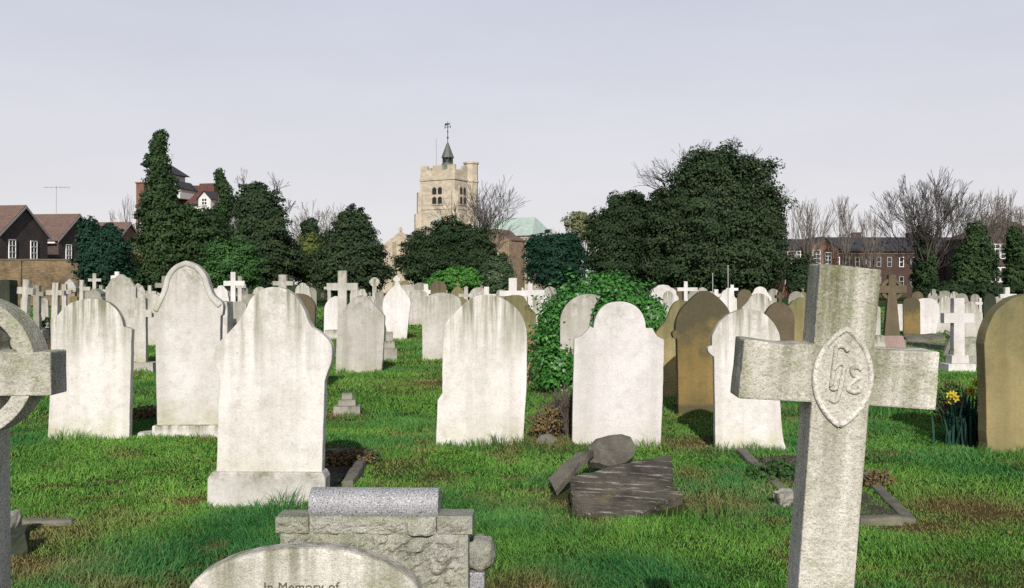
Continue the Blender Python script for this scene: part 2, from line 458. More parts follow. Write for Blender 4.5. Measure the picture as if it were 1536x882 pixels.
def sh_finial(w, h):
    a = w / 2; g = sh_gothic(w, h * .9)
    n = len(g) // 2
    l, r = g[:n], g[n + 1:]
    e = w * .05
    f = [(-e, h * .895), (-e, h * .93), (-e * 2.6, h * .935), (-e * 2.6, h * .965), (-e, h * .97), (-e, h), (e, h), (e, h * .97), (e * 2.6, h * .965), (e * 2.6, h * .935), (e, h * .93), (e, h * .895)]
    l = [p for p in l if p[0] < -e * 1.2]; r = [p for p in r if p[0] > e * 1.2]
    return l + f + r
def sh_scroll(w, h):
    a = w / 2
    c = catmull([(a, h * .60), (a * 1.0, h * .74), (a * .86, h * .80), (a * .84, h * .87), (a * .62, h * .93), (a * .5, h * .94), (a * .32, h * .985), (0, h)], 4)
    return half([(a * .9, 0)] + c)
def sh_flat(w, h):
    a = w / 2
    return half([(a, 0), (a, h * .94), (a * .92, h), (0, h)])
SH = dict(round=sh_round, low=sh_low, gothic=sh_gothic, shoulder=sh_shoulder, ears=sh_ears, camel=sh_camel, hip=sh_hip, oval=sh_oval,
          finial=sh_finial, scroll=sh_scroll, flat=sh_flat)

tufts = []          # (x0, x1, y) lines where unmown grass stands against a stone
def headstone(xl, xr, top, D, shape, mat, label, t=None, rz=None, lean=None, side=None, plinth=None, group=None, rise=None):
    w = (xr - xl) / F * D; h = Z(top, D); xc = X((xl + xr) / 2, D)
    t = t or max(.07, min(.13, w * .13))
    rz = R(rs.uniform(-4, 4)) if rz is None else R(rz)
    lean = R(rs.uniform(-2.2, 2.0)) if lean is None else R(lean)
    side = R(rs.uniform(-1.2, 1.2)) if side is None else R(side)
    pts = SH[shape](w, h) if rise is None else sh_round(w, h, rise)
    me = slab_mesh(pts, t, 'headstone')
    if plinth:
        root = empty('headstone', (xc, D, 0), (0, 0, rz))
        link('slab', me, M[mat], root, rot=(lean, side, 0))
        ph, pe = plinth
        bm = bmesh.new(); box(bm, -w / 2 - pe, w / 2 + pe, -t / 2 - pe, t / 2 + pe, -.1, ph); bevel_sharp(bm, .012)
        link('plinth', bm_mesh(bm, 'plinth'), M[mat], root)
        o = root
    else:
        o = link('headstone', me, M[mat], None, (xc, D, 0), (lean, side, rz))
    tag(o, label, 'headstone', group)
    if D < 22: tufts.append((xc - w / 2, xc + w / 2, D - t / 2 - .02))
    return o

def px_outline(segs, D, xc, sub=5):
    return [((px - xc) / F * D, Z(py, D)) for px, py in outline(segs, sub)]

def traced(segs, D, mat, label, t=.1, rz=0, lean=0, base=-.15, name='headstone', root=None, bev=.008, tuft=True):
    xs = [p[0] for s in segs for p in s]; xc = (min(xs) + max(xs)) / 2
    pts = px_outline(segs, D, xc)
    pts = [(pts[0][0], base)] + pts + [(pts[-1][0], base)]
    me = slab_mesh(pts, t, name, bev)
    if root is not None:
        return link(name, me, M[mat], root, (X(xc, D) - root.location.x, D - root.location.y, 0), (R(lean), 0, R(rz))), xc
    o = link(name, me, M[mat], None, (X(xc, D), D, 0), (R(lean), 0, R(rz)))
    tag(o, label, 'headstone')
    if tuft: tufts.append((X(min(xs), D), X(max(xs), D), D - t / 2 - .02))
    return o

def cross_pts(sw, L, Rr, h, az, ah, taper=1.0, h0=-.1):
    s = sw / 2; b = s * taper
    return [(-b, h0), (-s, az - ah / 2), (-L, az - ah / 2), (-L, az + ah / 2), (-s, az + ah / 2), (-s, h), (s, h), (s, az + ah / 2),
            (Rr, az + ah / 2), (Rr, az - ah / 2), (s, az - ah / 2), (b, h0)]

def cross(xc, sw, al, ar, top, ay, ah, D, mat, label, steps=(), rz=None, lean=0, side=0, taper=1.08, ring=None, group=None, t=None, cat='cross', name='stone_cross'):
    """pixel sizes: xc shaft centre, sw shaft width, al/ar arm ends, top, ay arm centre row, ah arm height, steps [(half width m, height m)]."""
    k = D / F; rz = rs.uniform(-5, 5) if rz is None else rz
    root = empty(name, (X(xc, D), D, 0), (0, 0, R(rz)))
    t = t or max(.07, sw * k * .8)
    z = 0
    if steps:
        for hw, hh in steps:
            bm = bmesh.new(); box(bm, -hw, hw, -hw * .75, hw * .75, z - (.1 if z == 0 else 0.0), z + hh, .96); bevel_sharp(bm, .01)
            link('step', bm_mesh(bm, 'step'), M['kerb'] if mat in ('pale', 'grey') and rs.random() < .4 else M[mat], root)
            z += hh
    pts = cross_pts(sw * k, (xc - al) * k, (ar - xc) * k, Z(top, D), Z(ay, D), ah * k, taper, z - .02 if steps else -.12)
    me = slab_mesh(pts, t, 'shaft', .006)
    link('shaft', me, M[mat], root, rot=(R(lean), R(side), 0))
    if ring:
        ro, ri = ring
        bm = bmesh.new(); n = 28
        vs = [[bm.verts.new((r * k * math.cos(a), y, Z(ay, D) + r * k * math.sin(a))) for a in np.linspace(0, 2 * math.pi, n, endpoint=False)]
              for r, y in ((ro, -t * .32), (ro, t * .32), (ri, t * .32), (ri, -t * .32))]
        for q in range(4):
            for i in range(n):
                j = (i + 1) % n
                bm.faces.new((vs[q][i], vs[q][j], vs[(q + 1) % 4][j], vs[(q + 1) % 4][i]))
        link('ring', bm_mesh(bm, 'ring'), M[mat], root, rot=(R(lean), R(side), 0))
    tag(root, label, cat, group)
    if D < 22: tufts.append((root.location.x - .2, root.location.x + .2, D - .2))
    return root

# ------------------------------------------------------------------ camera, light, sky
cam = bpy.data.cameras.new('camera'); co = bpy.data.objects.new('camera', cam); col.objects.link(co)
co.location = (0, 0, EYE); co.rotation_euler = (R(90), 0, 0)
cam.sensor_width = 36; cam.lens = 36 * F / 1536
cam.shift_y = -(441 - HY) / 1536
cam.clip_start = .1; cam.clip_end = 3000
sc.camera = co

SUN_EL, SUN_AZ = 28.4, 0.0
sv = Vector((math.sin(R(SUN_AZ)) * math.cos(R(SUN_EL)), -math.cos(R(SUN_AZ)) * math.cos(R(SUN_EL)), math.sin(R(SUN_EL))))
sl = bpy.data.lights.new('sun', 'SUN'); sl.energy = 4.6; sl.angle = R(.5); sl.color = (1.0, .962, .905)
so = bpy.data.objects.new('sun', sl); col.objects.link(so); so.location = (0, -20, 30)
so.rotation_euler = (-sv).to_track_quat('-Z', 'Y').to_euler()

w = bpy.data.worlds.new('World'); sc.world = w; w.use_nodes = True
nt = w.node_tree; bg = nt.nodes['Background']; bg.inputs['Strength'].default_value = .1
sky = nd(nt, 'ShaderNodeTexSky', sky_type='NISHITA'); sky.sun_disc = False
sky.sun_elevation = R(SUN_EL); sky.sun_rotation = R(180 - SUN_AZ); sky.air_density = 1.0; sky.dust_density = 2.0
tc = nt.nodes.new('ShaderNodeTexCoord')
zz = nd(nt, 'ShaderNodeSeparateXYZ', {0: tc.outputs['Generated']}).outputs['Z']
hz = nt.nodes.new('ShaderNodeValToRGB'); nt.links.new(mrange(nt, zz, 0.0, .5), hz.inputs[0])
e = hz.color_ramp.elements
e[0].position = 0; e[0].color = (7.75, 7.5, 7.65, 1)
e[1].position = 1; e[1].color = (3.6, 3.95, 5.5, 1)
e2 = hz.color_ramp.elements.new(.30); e2.color = (6.8, 6.72, 7.2, 1)
e3 = hz.color_ramp.elements.new(.58); e3.color = (5.75, 5.97, 6.85, 1)
skc = mixc(nt, mrange(nt, zz, .27, .52, .90, 0.0), sky.outputs[0], hz.outputs[0])
vn_ = noise(nt, nd(nt, 'ShaderNodeMapping', {'Vector': tc.outputs['Generated'], 'Scale': (2.0, 2.0, 7.0)}).outputs[0], 2.2, 6, .6)
veil = mrange(nt, vn_, .3, .7, .975, 1.025)          # thin uneven high cloud
skc = mixc(nt, 1.0, skc, nd(nt, 'ShaderNodeCombineXYZ', {'X': veil, 'Y': veil, 'Z': veil}).outputs[0], 'MULTIPLY')
nt.links.new(skc, bg.inputs['Color'])

vs_ = sc.view_settings; vs_.view_transform = 'Standard'; vs_.look = 'None'; vs_.gamma = 1; vs_.exposure = .14
sc.display_settings.display_device = 'sRGB'
sc.cycles.max_bounces = 5; sc.cycles.diffuse_bounces = 3; sc.cycles.transparent_max_bounces = 4
sc.cycles.use_denoising = False

# ------------------------------------------------------------------ ground and grass
def gz(x, y):
    fade = np.clip((40 - np.asarray(y)) / 30, 0, 1)
    return (fbm(np.asarray(x) * .9 + 31, np.asarray(y) * .9, 3, 3) - .5) * .07 * fade
DRY = [(X(70, 6.0), 5.95, .36), (X(30, 5.3), 5.3, .4), (X(1075, 6.7), 6.75, .35), (X(865, 6.9), 6.9, .3), (X(820, 9), 9.35, .5), (X(290, 6.9), 6.85, .16),
       (X(1040, 9.4), 9.3, .5), (X(1375, 6.3), 6.2, .3), (X(480, 11.4), 11.4, .4), (X(660, 15), 15, .8), (X(1460, 6.6), 6.6, .5), (X(770, 4.9), 4.9, .3)]
LUSH = [(X(1110, 6.9), 7.0, .75), (X(1120, 8.0), 7.8, .4), (X(860, 7.6), 7.5, .4), (X(240, 5.3), 5.25, .8), (X(330, 5.6), 5.6, .5), (X(920, 5.2), 5.1, .5), (X(380, 6.3), 6.3, .4)]
def dryf(x, y):
    d = np.clip((fbm(x * .8 + 9, y * .8, 21, 4) - .60) * 6, 0, .55) * np.clip((vn(x * 5, y * 5, None, 33) - .2) * 1.6, 0, 1)
    d = np.maximum(d, np.clip((fbm(x * 2.4 + 3, y * 2.4, 71, 3) - .64) * 5, 0, .55))
    for cx, cy, r in DRY:
        q = np.exp(-(((x - cx) / r) ** 2 + ((y - cy) / r) ** 2) * 1.2) * (.6 + .7 * vn(x * 7, y * 7, None, 5))
        d = np.maximum(d, np.clip(q, 0, 1))
    return d
def lushf(x, y):
    d = np.clip((fbm(x * .55 + 77, y * .75, 41, 3) - .48) * 4.5, 0, .75)
    for cx, cy, r in LUSH:
        d = np.maximum(d, np.clip(1.5 * np.exp(-(((x - cx) / r) ** 2 + ((y - cy) / r) ** 2) * 1.3), 0, 1))
    return d

def build_ground():
    ys = np.concatenate([np.arange(-30, 2, 4.0), np.arange(2, 14, .12), np.arange(14, 45, .5), np.arange(45, 160, 6.0), [200, 300, 500, 900, 1500]])
    s = np.concatenate([[-900, -400, -200, -120, -80, -55, -40, -30, -22], np.arange(-16, -7, 1.0), np.arange(-7, 7.01, .14), np.arange(8, 17, 1.0), [22, 30, 40, 55, 80, 120, 200, 400, 900]])
    gx, gy = np.meshgrid(s, ys)
    v = np.stack([gx.ravel(), gy.ravel(), gz(gx.ravel(), gy.ravel())], 1)
    nx, ny = len(s), len(ys)
    i = np.arange(nx * ny).reshape(ny, nx)
    f = np.stack([i[:-1, :-1], i[:-1, 1:], i[1:, 1:], i[1:, :-1]], -1).reshape(-1, 4)
    me = bpy.data.meshes.new('ground')
    me.from_pydata(v.tolist(), [], f.tolist())
    me.polygons.foreach_set('use_smooth', [True] * len(me.polygons))
    at = me.attributes.new('dry', 'FLOAT', 'POINT'); at.data.foreach_set('value', dryf(v[:, 0], v[:, 1]).astype(np.float32))
    tag(link('ground', me, M['ground']), kind='structure')
build_ground()

EXCL = []           # rectangles x0, x1, y0, y1 where no grass grows
def build_grass():
    rg = np.random.default_rng(5)
    tri = []; att = {'rnd': [], 'dry': [], 'lush': []}
    bands = [(3.6, 7.0, 7800, .0046, .034, True), (7.0, 11, 3800, .0072, .037, True), (11, 18, 1250, .012, .050, False), (18, 32, 420, .022, .055, False), (32, 62, 60, .05, .07, False)]
    jobs = []
    for y0, y1, den, bw, bh, near in bands:
        hw = lambda y: .56 * y + .5
        n = int((hw(y0) + hw(y1)) * (y1 - y0) * den)
        y = np.sqrt(rg.uniform(y0 ** 2, y1 ** 2, n)); x = rg.uniform(-1, 1, n) * hw(y)
        jobs.append((x, y, np.full(n, bw), np.full(n, bh), near, 0))
    for x0, x1, y in tufts:
        n = int((x1 - x0) * (420 if y < 12 else 220)); 
        q = rg.uniform(0, 1, n) ** 2
        xx = rg.uniform(x0 - .05, x1 + .05, n); yy = y - .01 - q * .10
        h = .05 + .07 * vn(xx * 6, yy * 2, None, 8) ** 2
        jobs.append((xx, yy, np.full(n, .006 if y < 12 else .011), h, True, 1))
    m = 170; ty = np.sqrt(rg.uniform(16, 17 ** 2, m)); tx = rg.uniform(-1, 1, m) * .55 * ty      # tussocks the mower missed
    q = rg.integers(0, m, 9000)
    jobs.append((tx[q] + rg.normal(0, .05, 9000), ty[q] + rg.normal(0, .05, 9000), np.full(9000, .006), .05 + .05 * rg.uniform(0, 1, m)[q], True, 1))
    for x, y, bw, bh, near, tf in jobs:
        dry, lush = dryf(x, y), lushf(x, y)
        keep = np.ones(len(x), bool)
        if not tf:
            keep &= rg.uniform(0, 1, len(x)) > dry * .55
            for a, b, c, d in EXCL: keep &= ~((x > a) & (x < b) & (y > c) & (y < d))
        x, y, bw, bh, dry, lush = (v[keep] for v in (x, y, bw, bh, dry, lush))
        n = len(x)
        clump = fbm(x * 3.1, y * 3.1, 61, 2)
        h = bh * (.35 + 1.3 * clump) * (1 + .75 * lush - .35 * dry) * rg.uniform(.6, 1.25, n)
        wd = bw * rg.uniform(.7, 1.3, n)
        az = rg.uniform(0, 2 * np.pi, n); ln = rg.uniform(.15, .85, n) + .25 * (1 - tf)
        la = vn(x * 1.4, y * 1.4, None, 90) * 9 + rg.normal(0, 1.5, n)
        z0 = gz(x, y) - .004
        root = np.stack([x, y, z0], 1)
        sd = np.stack([np.cos(az), np.sin(az), np.zeros(n)], 1) * (wd / 2)[:, None]
        ld = np.stack([np.cos(la), np.sin(la), np.zeros(n)], 1)
        tip = root + ld * (h * ln)[:, None] + np.array([0, 0, 1.0]) * (h * np.sqrt(np.clip(1 - .5 * ln ** 2, .2, 1)))[:, None]
        rnd = np.clip(rg.uniform(0, 1, n) * .6 + .75 * (fbm(x * 1.7 + 5, y * 1.7, 15, 3) - .32), 0, 1)
        dryb = np.clip(dry + (rg.uniform(0, 1, n) < .05) * .6, 0, 1)
        if near:
            mid = root + ld * (h * ln * .35)[:, None] + np.array([0, 0, 1.0]) * (h * .58)[:, None]
            a, b, c, d = root - sd, root + sd, mid + sd * .8, mid - sd * .8
            t = np.stack([a, b, c, a, c, d, d, c, tip], 1).reshape(-1, 3); rep = 3
        else:
            t = np.stack([root - sd, root + sd, tip], 1).reshape(-1, 3); rep = 1
        tri.append(t)
        for k, v in (('rnd', rnd), ('dry', dryb), ('lush', lush)): att[k].append(np.repeat(v, rep))
    me = fast_mesh('grass', np.concatenate(tri), 3, {k: np.concatenate(v) for k, v in att.items()})
    tag(link('grass', me, M['grass']), 'short uneven green lawn growing between the graves', 'grass', kind='stuff')

def build_fallen():
    rg = np.random.default_rng(9)
    n = 2600
    y = np.sqrt(rg.uniform(3.8 ** 2, 24 ** 2, n)); x = rg.uniform(-1, 1, n) * (.55 * y)
    keep = rg.uniform(0, 1, n) < .22 + dryf(x, y)
    x, y = x[keep], y[keep]; n = len(x)
    v = quads(np.stack([x, y, gz(x, y) + .035], 1), rg.normal(0, .5, (n, 3)) + np.array([0, 0, 1.0]), rg.uniform(.022, .045, n), rg, .6)
    me = fast_mesh('fallen_leaves', v, 4, {'rnd': rg.uniform(0, 1, n)})
    tag(link('fallen_leaves', me, M['fallen']), 'dry brown leaves scattered over the lawn', 'fallen leaves', kind='stuff')

# ------------------------------------------------------------------ foliage
def quads(c, nrm, size, rg, aspect=.62):
    """rhombic leaves at centres c, facing nrm."""
    n = len(c)
    nrm = nrm / (np.linalg.norm(nrm, axis=1, keepdims=True) + 1e-9)
    r = rg.normal(0, 1, (n, 3)); u = np.cross(nrm, r); u /= (np.linalg.norm(u, axis=1, keepdims=True) + 1e-9)
    v = np.cross(nrm, u)
    s = np.asarray(size)[:, None] * .5
    return np.stack([c - u * s, c - v * s * aspect + nrm * s * .15, c + u * s, c + v * s * aspect + nrm * s * .15], 1).reshape(-1, 3)

def foliage(blobs, n, size, seed, rough=.3, shell=.45, freq=1.2, gap=.0, core=.72, origin=(0, 0, 0), up=.2, puff=.20, npuff=90, loose=.3):
    """leaf faces gathered in sprays over ellipsoids, with a looser scatter between them; quads relative to origin."""
    rg = np.random.default_rng(seed)
    B = np.array(blobs, float)
    area = (B[:, 3] * B[:, 4] + B[:, 3] * B[:, 5] + B[:, 4] * B[:, 5]); pr = area / area.sum()
    unit = lambda m: (lambda a: a / np.linalg.norm(a, axis=1, keepdims=True))(rg.normal(0, 1, (m, 3)))
    lumpf = lambda p: vn(p[:, 0] * freq, p[:, 1] * freq, p[:, 2] * freq, seed) * .6 + vn(p[:, 0] * freq * 2.7, p[:, 1] * freq * 2.7, p[:, 2] * freq * 2.7, seed + 1) * .4
    # sprays
    m = npuff * len(B); k = rg.choice(len(B), m, p=pr); d = unit(m); c0 = B[k, :3] + d * B[k, 3:] 
    r = np.where(rg.uniform(0, 1, m) < .14, rg.uniform(1.0, 1.10, m), rg.uniform(.74, 1.0, m)) * (1 + rough * (lumpf(c0) - .5) * 2.2)
    pc = B[k, :3] + d * B[k, 3:] * r[:, None]
    psz = B[k, 3:].min(axis=1) * puff * rg.uniform(.5, 1.5, m)
    n1 = int(n * (1 - loose)); w = psz ** 2; q = rg.choice(m, n1, p=w / w.sum())
    e = unit(n1); e[:, 2] = np.where(rg.uniform(0, 1, n1) < .5, np.abs(e[:, 2]), e[:, 2])
    p1 = pc[q] + e * psz[q][:, None] * (rg.uniform(0, 1, n1) ** .45)[:, None] * np.array([1.15, 1.15, .8])
    d1 = e * .7 + d[q] * .5
    # loose scatter
    n2 = n - n1; k = rg.choice(len(B), n2, p=pr); d2 = unit(n2)
    r = 1.0 - shell * (1 - rg.uniform(0, 1, n2) ** .6); p = B[k, :3] + d2 * B[k, 3:]
    r = r * (1 + rough * (lumpf(p) - .5) * 2.2); p2 = B[k, :3] + d2 * B[k, 3:] * r[:, None]
    p = np.concatenate([p1, p2]); d = np.concatenate([d1, d2])
    keep = (p[:, 2] > .03) & ((lumpf(p) > gap) | (rg.uniform(0, 1, len(p)) < .12))
    p, d = p[keep], d[keep]; n = len(p)
    v = quads(p, d + rg.normal(0, .45, (n, 3)) + np.array([0, 0, up]), size * rg.uniform(.55, 1.4, n), rg)
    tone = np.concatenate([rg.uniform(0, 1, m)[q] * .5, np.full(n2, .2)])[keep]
    rnd = np.clip(tone + rg.uniform(0, .5, n), 0, 1)
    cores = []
    for b in B:                                   # large cards fill the crown, toned darker like its shaded inside
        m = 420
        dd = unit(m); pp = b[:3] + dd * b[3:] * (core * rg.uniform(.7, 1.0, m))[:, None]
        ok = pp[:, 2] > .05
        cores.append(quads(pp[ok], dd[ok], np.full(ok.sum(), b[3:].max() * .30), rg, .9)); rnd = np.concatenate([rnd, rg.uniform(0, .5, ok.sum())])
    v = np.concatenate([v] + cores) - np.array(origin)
    return fast_mesh('crown', v, 4, {'rnd': rnd})

def px_blobs(bl, D, depth=.8):
    return [(X(cx, D), D + random.uniform(-.15, .15) * rx / F * D, Z(cy, D), rx / F * D, max(rx, ry) / F * D * depth, ry / F * D) for cx, cy, rx, ry in bl]

class Segs:
    def __init__(s): s.l = []
    def mesh(s, name, origin, sides=4):
        a = np.array(s.l, float)                           # p0(3) p1(3) r0 r1
        p0, p1, r0, r1 = a[:, :3] - origin, a[:, 3:6] - origin, a[:, 6:7], a[:, 7:8]
        d = p1 - p0; d /= (np.linalg.norm(d, axis=1, keepdims=True) + 1e-9)
        ref = np.where(np.abs(d[:, 2:3]) > .9, np.array([[1.0, 0, 0]]), np.array([[0, 0, 1.0]]))
        u = np.cross(d, ref); u /= np.linalg.norm(u, axis=1, keepdims=True); v = np.cross(d, u)
        out = []
        for k in range(sides):
            t0, t1 = 2 * math.pi * k / sides, 2 * math.pi * (k + 1) / sides
            e0 = u * math.cos(t0) + v * math.sin(t0); e1 = u * math.cos(t1) + v * math.sin(t1)
            out.append(np.stack([p0 + e0 * r0, p0 + e1 * r0, p1 + e1 * r1, p1 + e0 * r1], 1))
        return fast_mesh(name, np.stack(out, 1).reshape(-1, 3), 4)

def grow(T, W, p, d, L, r, depth, rg, spread, up, kids, rmin, shrink):
    nseg = 3 if depth > 1 else 2
    for i in range(nseg):
        nd_ = (d + rg.normal(0, .10, 3) + np.array([0, 0, up * .12])); nd_ /= np.linalg.norm(nd_)
        q = p + nd_ * L / nseg; r2 = max(rmin, r * (.86 if nseg == 3 else .7))
        (T if r > rmin * 2.6 else W).l.append([*p, *q, r, r2])
        p, d, r = q, nd_, r2
        if depth > 0 and i < nseg - 1 and rg.uniform() < .75:
            a = rg.normal(0, 1, 3); a -= a.dot(d) * d; a /= np.linalg.norm(a)
            e = d + a * spread * rg.uniform(.8, 1.4) + np.array([0, 0, up * .25]); e /= np.linalg.norm(e)
            grow(T, W, p, e, L * shrink * rg.uniform(.6, .95), r * .55, depth - 1, rg, spread, up, kids, rmin, shrink)
    if depth > 0:
        for k in range(kids):
            a = rg.normal(0, 1, 3); a -= a.dot(d) * d; a /= np.linalg.norm(a)
            e = d + a * spread * rg.uniform(.5, 1.1) + np.array([0, 0, up * .25]); e /= np.linalg.norm(e)
            grow(T, W, p, e, L * shrink * rg.uniform(.75, 1.1), r * .68, depth - 1, rg, spread, up, kids, rmin, shrink)

def bare_tree(px, top, D, label, seed, width=None, trunk=.25, r=None, depth=4, spread=.62, up=.7, kids=3, rmin=.018, shrink=.74, mat='twig', stems=1, group='bare winter trees', ivy=None):
    rg = np.random.default_rng(seed)
    H = Z(top, D); T, W = Segs(), Segs(); x0 = X(px, D)
    r = r or H * .016
    L = H * trunk
    T.l.append([x0, D, -.1, x0, D, .3, r * 1.35, r * 1.08])
    base = np.array([x0, D, .3])
    for s in range(stems):
        d = np.array([0, 0, 1.0]) if stems == 1 else np.array([rg.normal(0, .22), rg.normal(0, .22), 1.0]); d /= np.linalg.norm(d)
        grow(T, W, base, d, L, r * (1.0 if stems == 1 else .7), depth, rg, spread, up, kids, rmin, shrink)
    allz = np.array(T.l + W.l); zmax = allz[:, 5].max(); sz = (H - .0) / zmax
    wd = np.percentile(np.abs(allz[:, 3] - x0), 97); sx = sz if not width else (width / 2 / F * D) / wd
    for S in (T, W):
        a = np.array(S.l)
        for j in (2, 5): a[:, j] *= sz
        for j, c in ((0, x0), (3, x0), (1, D), (4, D)): a[:, j] = c + (a[:, j] - c) * sx
        S.l = a.tolist()
    o = np.array([x0, D, 0.0])
    root = empty('bare_tree', tuple(o))
    link('trunk', T.mesh('trunk', o, 6), M['bark'], root)
    link('crown', W.mesh('crown', o, 3), M[mat], root)
    if ivy:
        link('ivy', foliage(px_blobs(ivy, D, 1.0), 9000, .17, seed + 3, .35, .5, 1.2, origin=o), M['ivytree'], root)
    tag(root, label, 'tree', group)
    return root

def leafy(blobs, D, n, size, mat, label, seed, name='evergreen_tree', cat='tree', group=None, rough=.30, gap=.26, freq=.9, depth=.8, twigs=None, trunk=True, up=.2, core=.66, puff=.22, npuff=90):
    bl = px_blobs(blobs, D, depth)
    big = max(bl, key=lambda b: b[3] * b[5]); x0 = sum(b[0] * b[3] for b in bl) / sum(b[3] for b in bl)
    o = (x0, D, 0)
    root = empty(name, o)
    if trunk:
        top = max(b[2] for b in bl) * .8; S = Segs(); r = max(.06, top * .022)
        z = -.1; p = np.array([x0, D, -.1]); rg = np.random.default_rng(seed)
        for k in range(6):
            q = np.array([x0 + rg.normal(0, .02) * top, D + rg.normal(0, .02) * top, top * (k + 1) / 6])
            S.l.append([*p, *q, r * (1.3 - k * .18), r * (1.12 - k * .18)])
            p = q
        for b in bl:
            S.l.append([x0, D, min(b[2], top) * .55, b[0], b[1], b[2], r * .5, r * .18])
        link('trunk', S.mesh('trunk', np.array(o), 7), M['bark'], root)
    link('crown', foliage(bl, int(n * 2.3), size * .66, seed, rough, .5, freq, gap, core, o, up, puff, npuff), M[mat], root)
    if twigs:
        W = Segs(); T = W; rg = np.random.default_rng(seed + 5)
        for px, py, qx, qy in twigs:
            for k in range(7):
                p = np.array([X(px + rg.normal(0, 5), D), D + rg.normal(0, .6), Z(py, D)]); q = np.array([X(qx + rg.normal(0, 6), D), D + rg.normal(0, 1.0), Z(qy, D)])
                dd = q - p; L = np.linalg.norm(dd); grow(T, W, p, dd / L, L * .55, .03, 2, rg, .5, .3, 2, .010, .62)
        link('twigs', W.mesh('twigs', np.array(o), 3), M['twig'], root)
    tag(root, label, cat, group)
    return root

# =================================================================== FRONT AND MIDDLE GRAVES
# --- big lichened cross leaning at the right
def big_cross():
    D = 2.1; k = D / F; q = D / 3.0
    root = empty('stone_cross', (X(1228, D), D, 0), (0, 0, R(-1.0)))
    tilt = R(3.9)
    cz = Z(562, D); cx = X(1264, D) - root.location.x
    bm = bmesh.new()
    pts = [(-.080, -1.36), (-.086, -.088), (-.306, -.092), (-.302, .088), (-.092, .085), (-.092, .328), (.092, .324), (.090, .086),
           (.284, .090), (.285, -.086), (.086, -.086), (.080, -1.36)]
    pts = [(x * q, z * q) for x, z in pts]; pts[0] = (pts[0][0], -cz - .1); pts[-1] = (pts[-1][0], -cz - .1)
    pts = worn(pts, .0025, .02, .012)
    prism(bm, pts, -.065 * q, .065 * q); bevel_sharp(bm, .004)
    bmesh.ops.triangulate(bm, faces=[f for f in bm.faces if len(f.verts) > 4])
    sh = link('shaft', bm_mesh(bm, 'shaft'), M['lichen'], root, (cx, .065 * q, cz), (R(1.5), tilt, 0))
    # pointed oval medallion standing a little proud of the crossing
    def ves(a, b, n=16):
        c = (b * b - a * a) / (2 * a); rr = a + c; t1 = math.asin(b / rr)
        rt = [(-c + rr * math.cos(t), rr * math.sin(t)) for t in np.linspace(-t1, t1, n)]
        return rt + [(-x, z) for x, z in rt[::-1][1:-1]]
    bm = bmesh.new(); prism(bm, [(x, z - .006 * q) for x, z in ves(.078 * q, .136 * q)], -.071 * q, -.05 * q)
    md = link('medallion', bm_mesh(bm, 'medallion'), M['lichen'], sh)
    bm = bmesh.new(); v = ves(.083 * q, .145 * q, 20); tube(bm, [(x, -.068 * q, z - .006 * q) for x, z in v + v[:1]], .0095 * q, 8)
    link('medallion_rim', bm_mesh(bm, 'medallion_rim', True), M['lichen'], sh)
    def strokes(name, lines, r=.0078):
        bm = bmesh.new()
        for ln in lines:
            p = catmull([((x - 338) / 2.94 * k, -(y - 545) / 2.94 * k) for x, y in ln], 4)
            tube(bm, [(x, -.0715 * q, z) for x, z in p], r * q, 7)
        return link(name, bm_mesh(bm, name, True), M['lichen'], sh)
    strokes('letter', [[(296, 424), (293, 500), (288, 600)], [(296, 428), (312, 415), (332, 418), (350, 438)], [(286, 600), (300, 607), (314, 598)],
                       [(292, 524), (306, 502), (324, 492), (338, 504), (335, 550), (328, 600), (319, 650), (303, 660), (286, 652)]])
    strokes('letter', [[(414, 514), (394, 503), (374, 510), (378, 534), (398, 550), (408, 552)], [(406, 552), (386, 564), (366, 588), (366, 606), (390, 614), (412, 606), (416, 588)]])
    tag(root, 'large leaning lichened cross with a carved pointed oval medallion, nearest at the right', 'cross')
big_cross()

def near_celtic():
    D = 2.25; k = D / F; t = .086
    root = empty('celtic_cross', (X(-58, D), D + t / 2, 0), (0, 0, R(1)))
    cz = Z(561, D); rz_ = Z(552, D)
    P = lambda a, b: (a * k, b * k)
    pts = [(-50 * k, -cz - .12), P(-45, -33), P(-133, -33), P(-133, 33), P(-45, 33), P(-38, 104), P(36, 104), P(45, 33), P(132, 33), P(133, -33), P(45, -33), (50 * k, -cz - .12)]
    pts = worn(pts, .0025, .02, .012)
    bm = bmesh.new(); prism(bm, pts, -t / 2, t / 2); bevel_sharp(bm, .004, 40)
    link('shaft', bm_mesh(bm, 'shaft'), M['lichen'], root, (0, 0, cz))
    bm = bmesh.new(); n = 72; hy = t * .46
    vs = [[bm.verts.new((r * k * math.cos(a), y, r * k * math.sin(a))) for a in np.linspace(0, 2 * math.pi, n, endpoint=False)] for r, y in ((108, -hy), (108, hy), (84, hy), (84, -hy))]
    for q in range(4):
        for i in range(n):
            j = (i + 1) % n; bm.faces.new((vs[q][i], vs[q][j], vs[(q + 1) % 4][j], vs[(q + 1) % 4][i]))
    bevel_sharp(bm, .003)
    link('ring', bm_mesh(bm, 'ring'), M['lichen'], root, (0, 0, rz_))
    for sx in (-1, 1):
        for sz in (-1, 1):
            bm = bmesh.new(); bmesh.ops.create_uvsphere(bm, u_segments=14, v_segments=8, radius=15 * k, matrix=Matrix.Scale(.9, 4, (0, 1, 0)))
            link('boss', bm_mesh(bm, 'boss', True), M['lichen'], root, (sx * 74 * k, 0, cz + sz * 46 * k))
    tag(root, 'grey wheel-headed cross cut off by the left edge, nearest at the left', 'cross')
near_celtic()

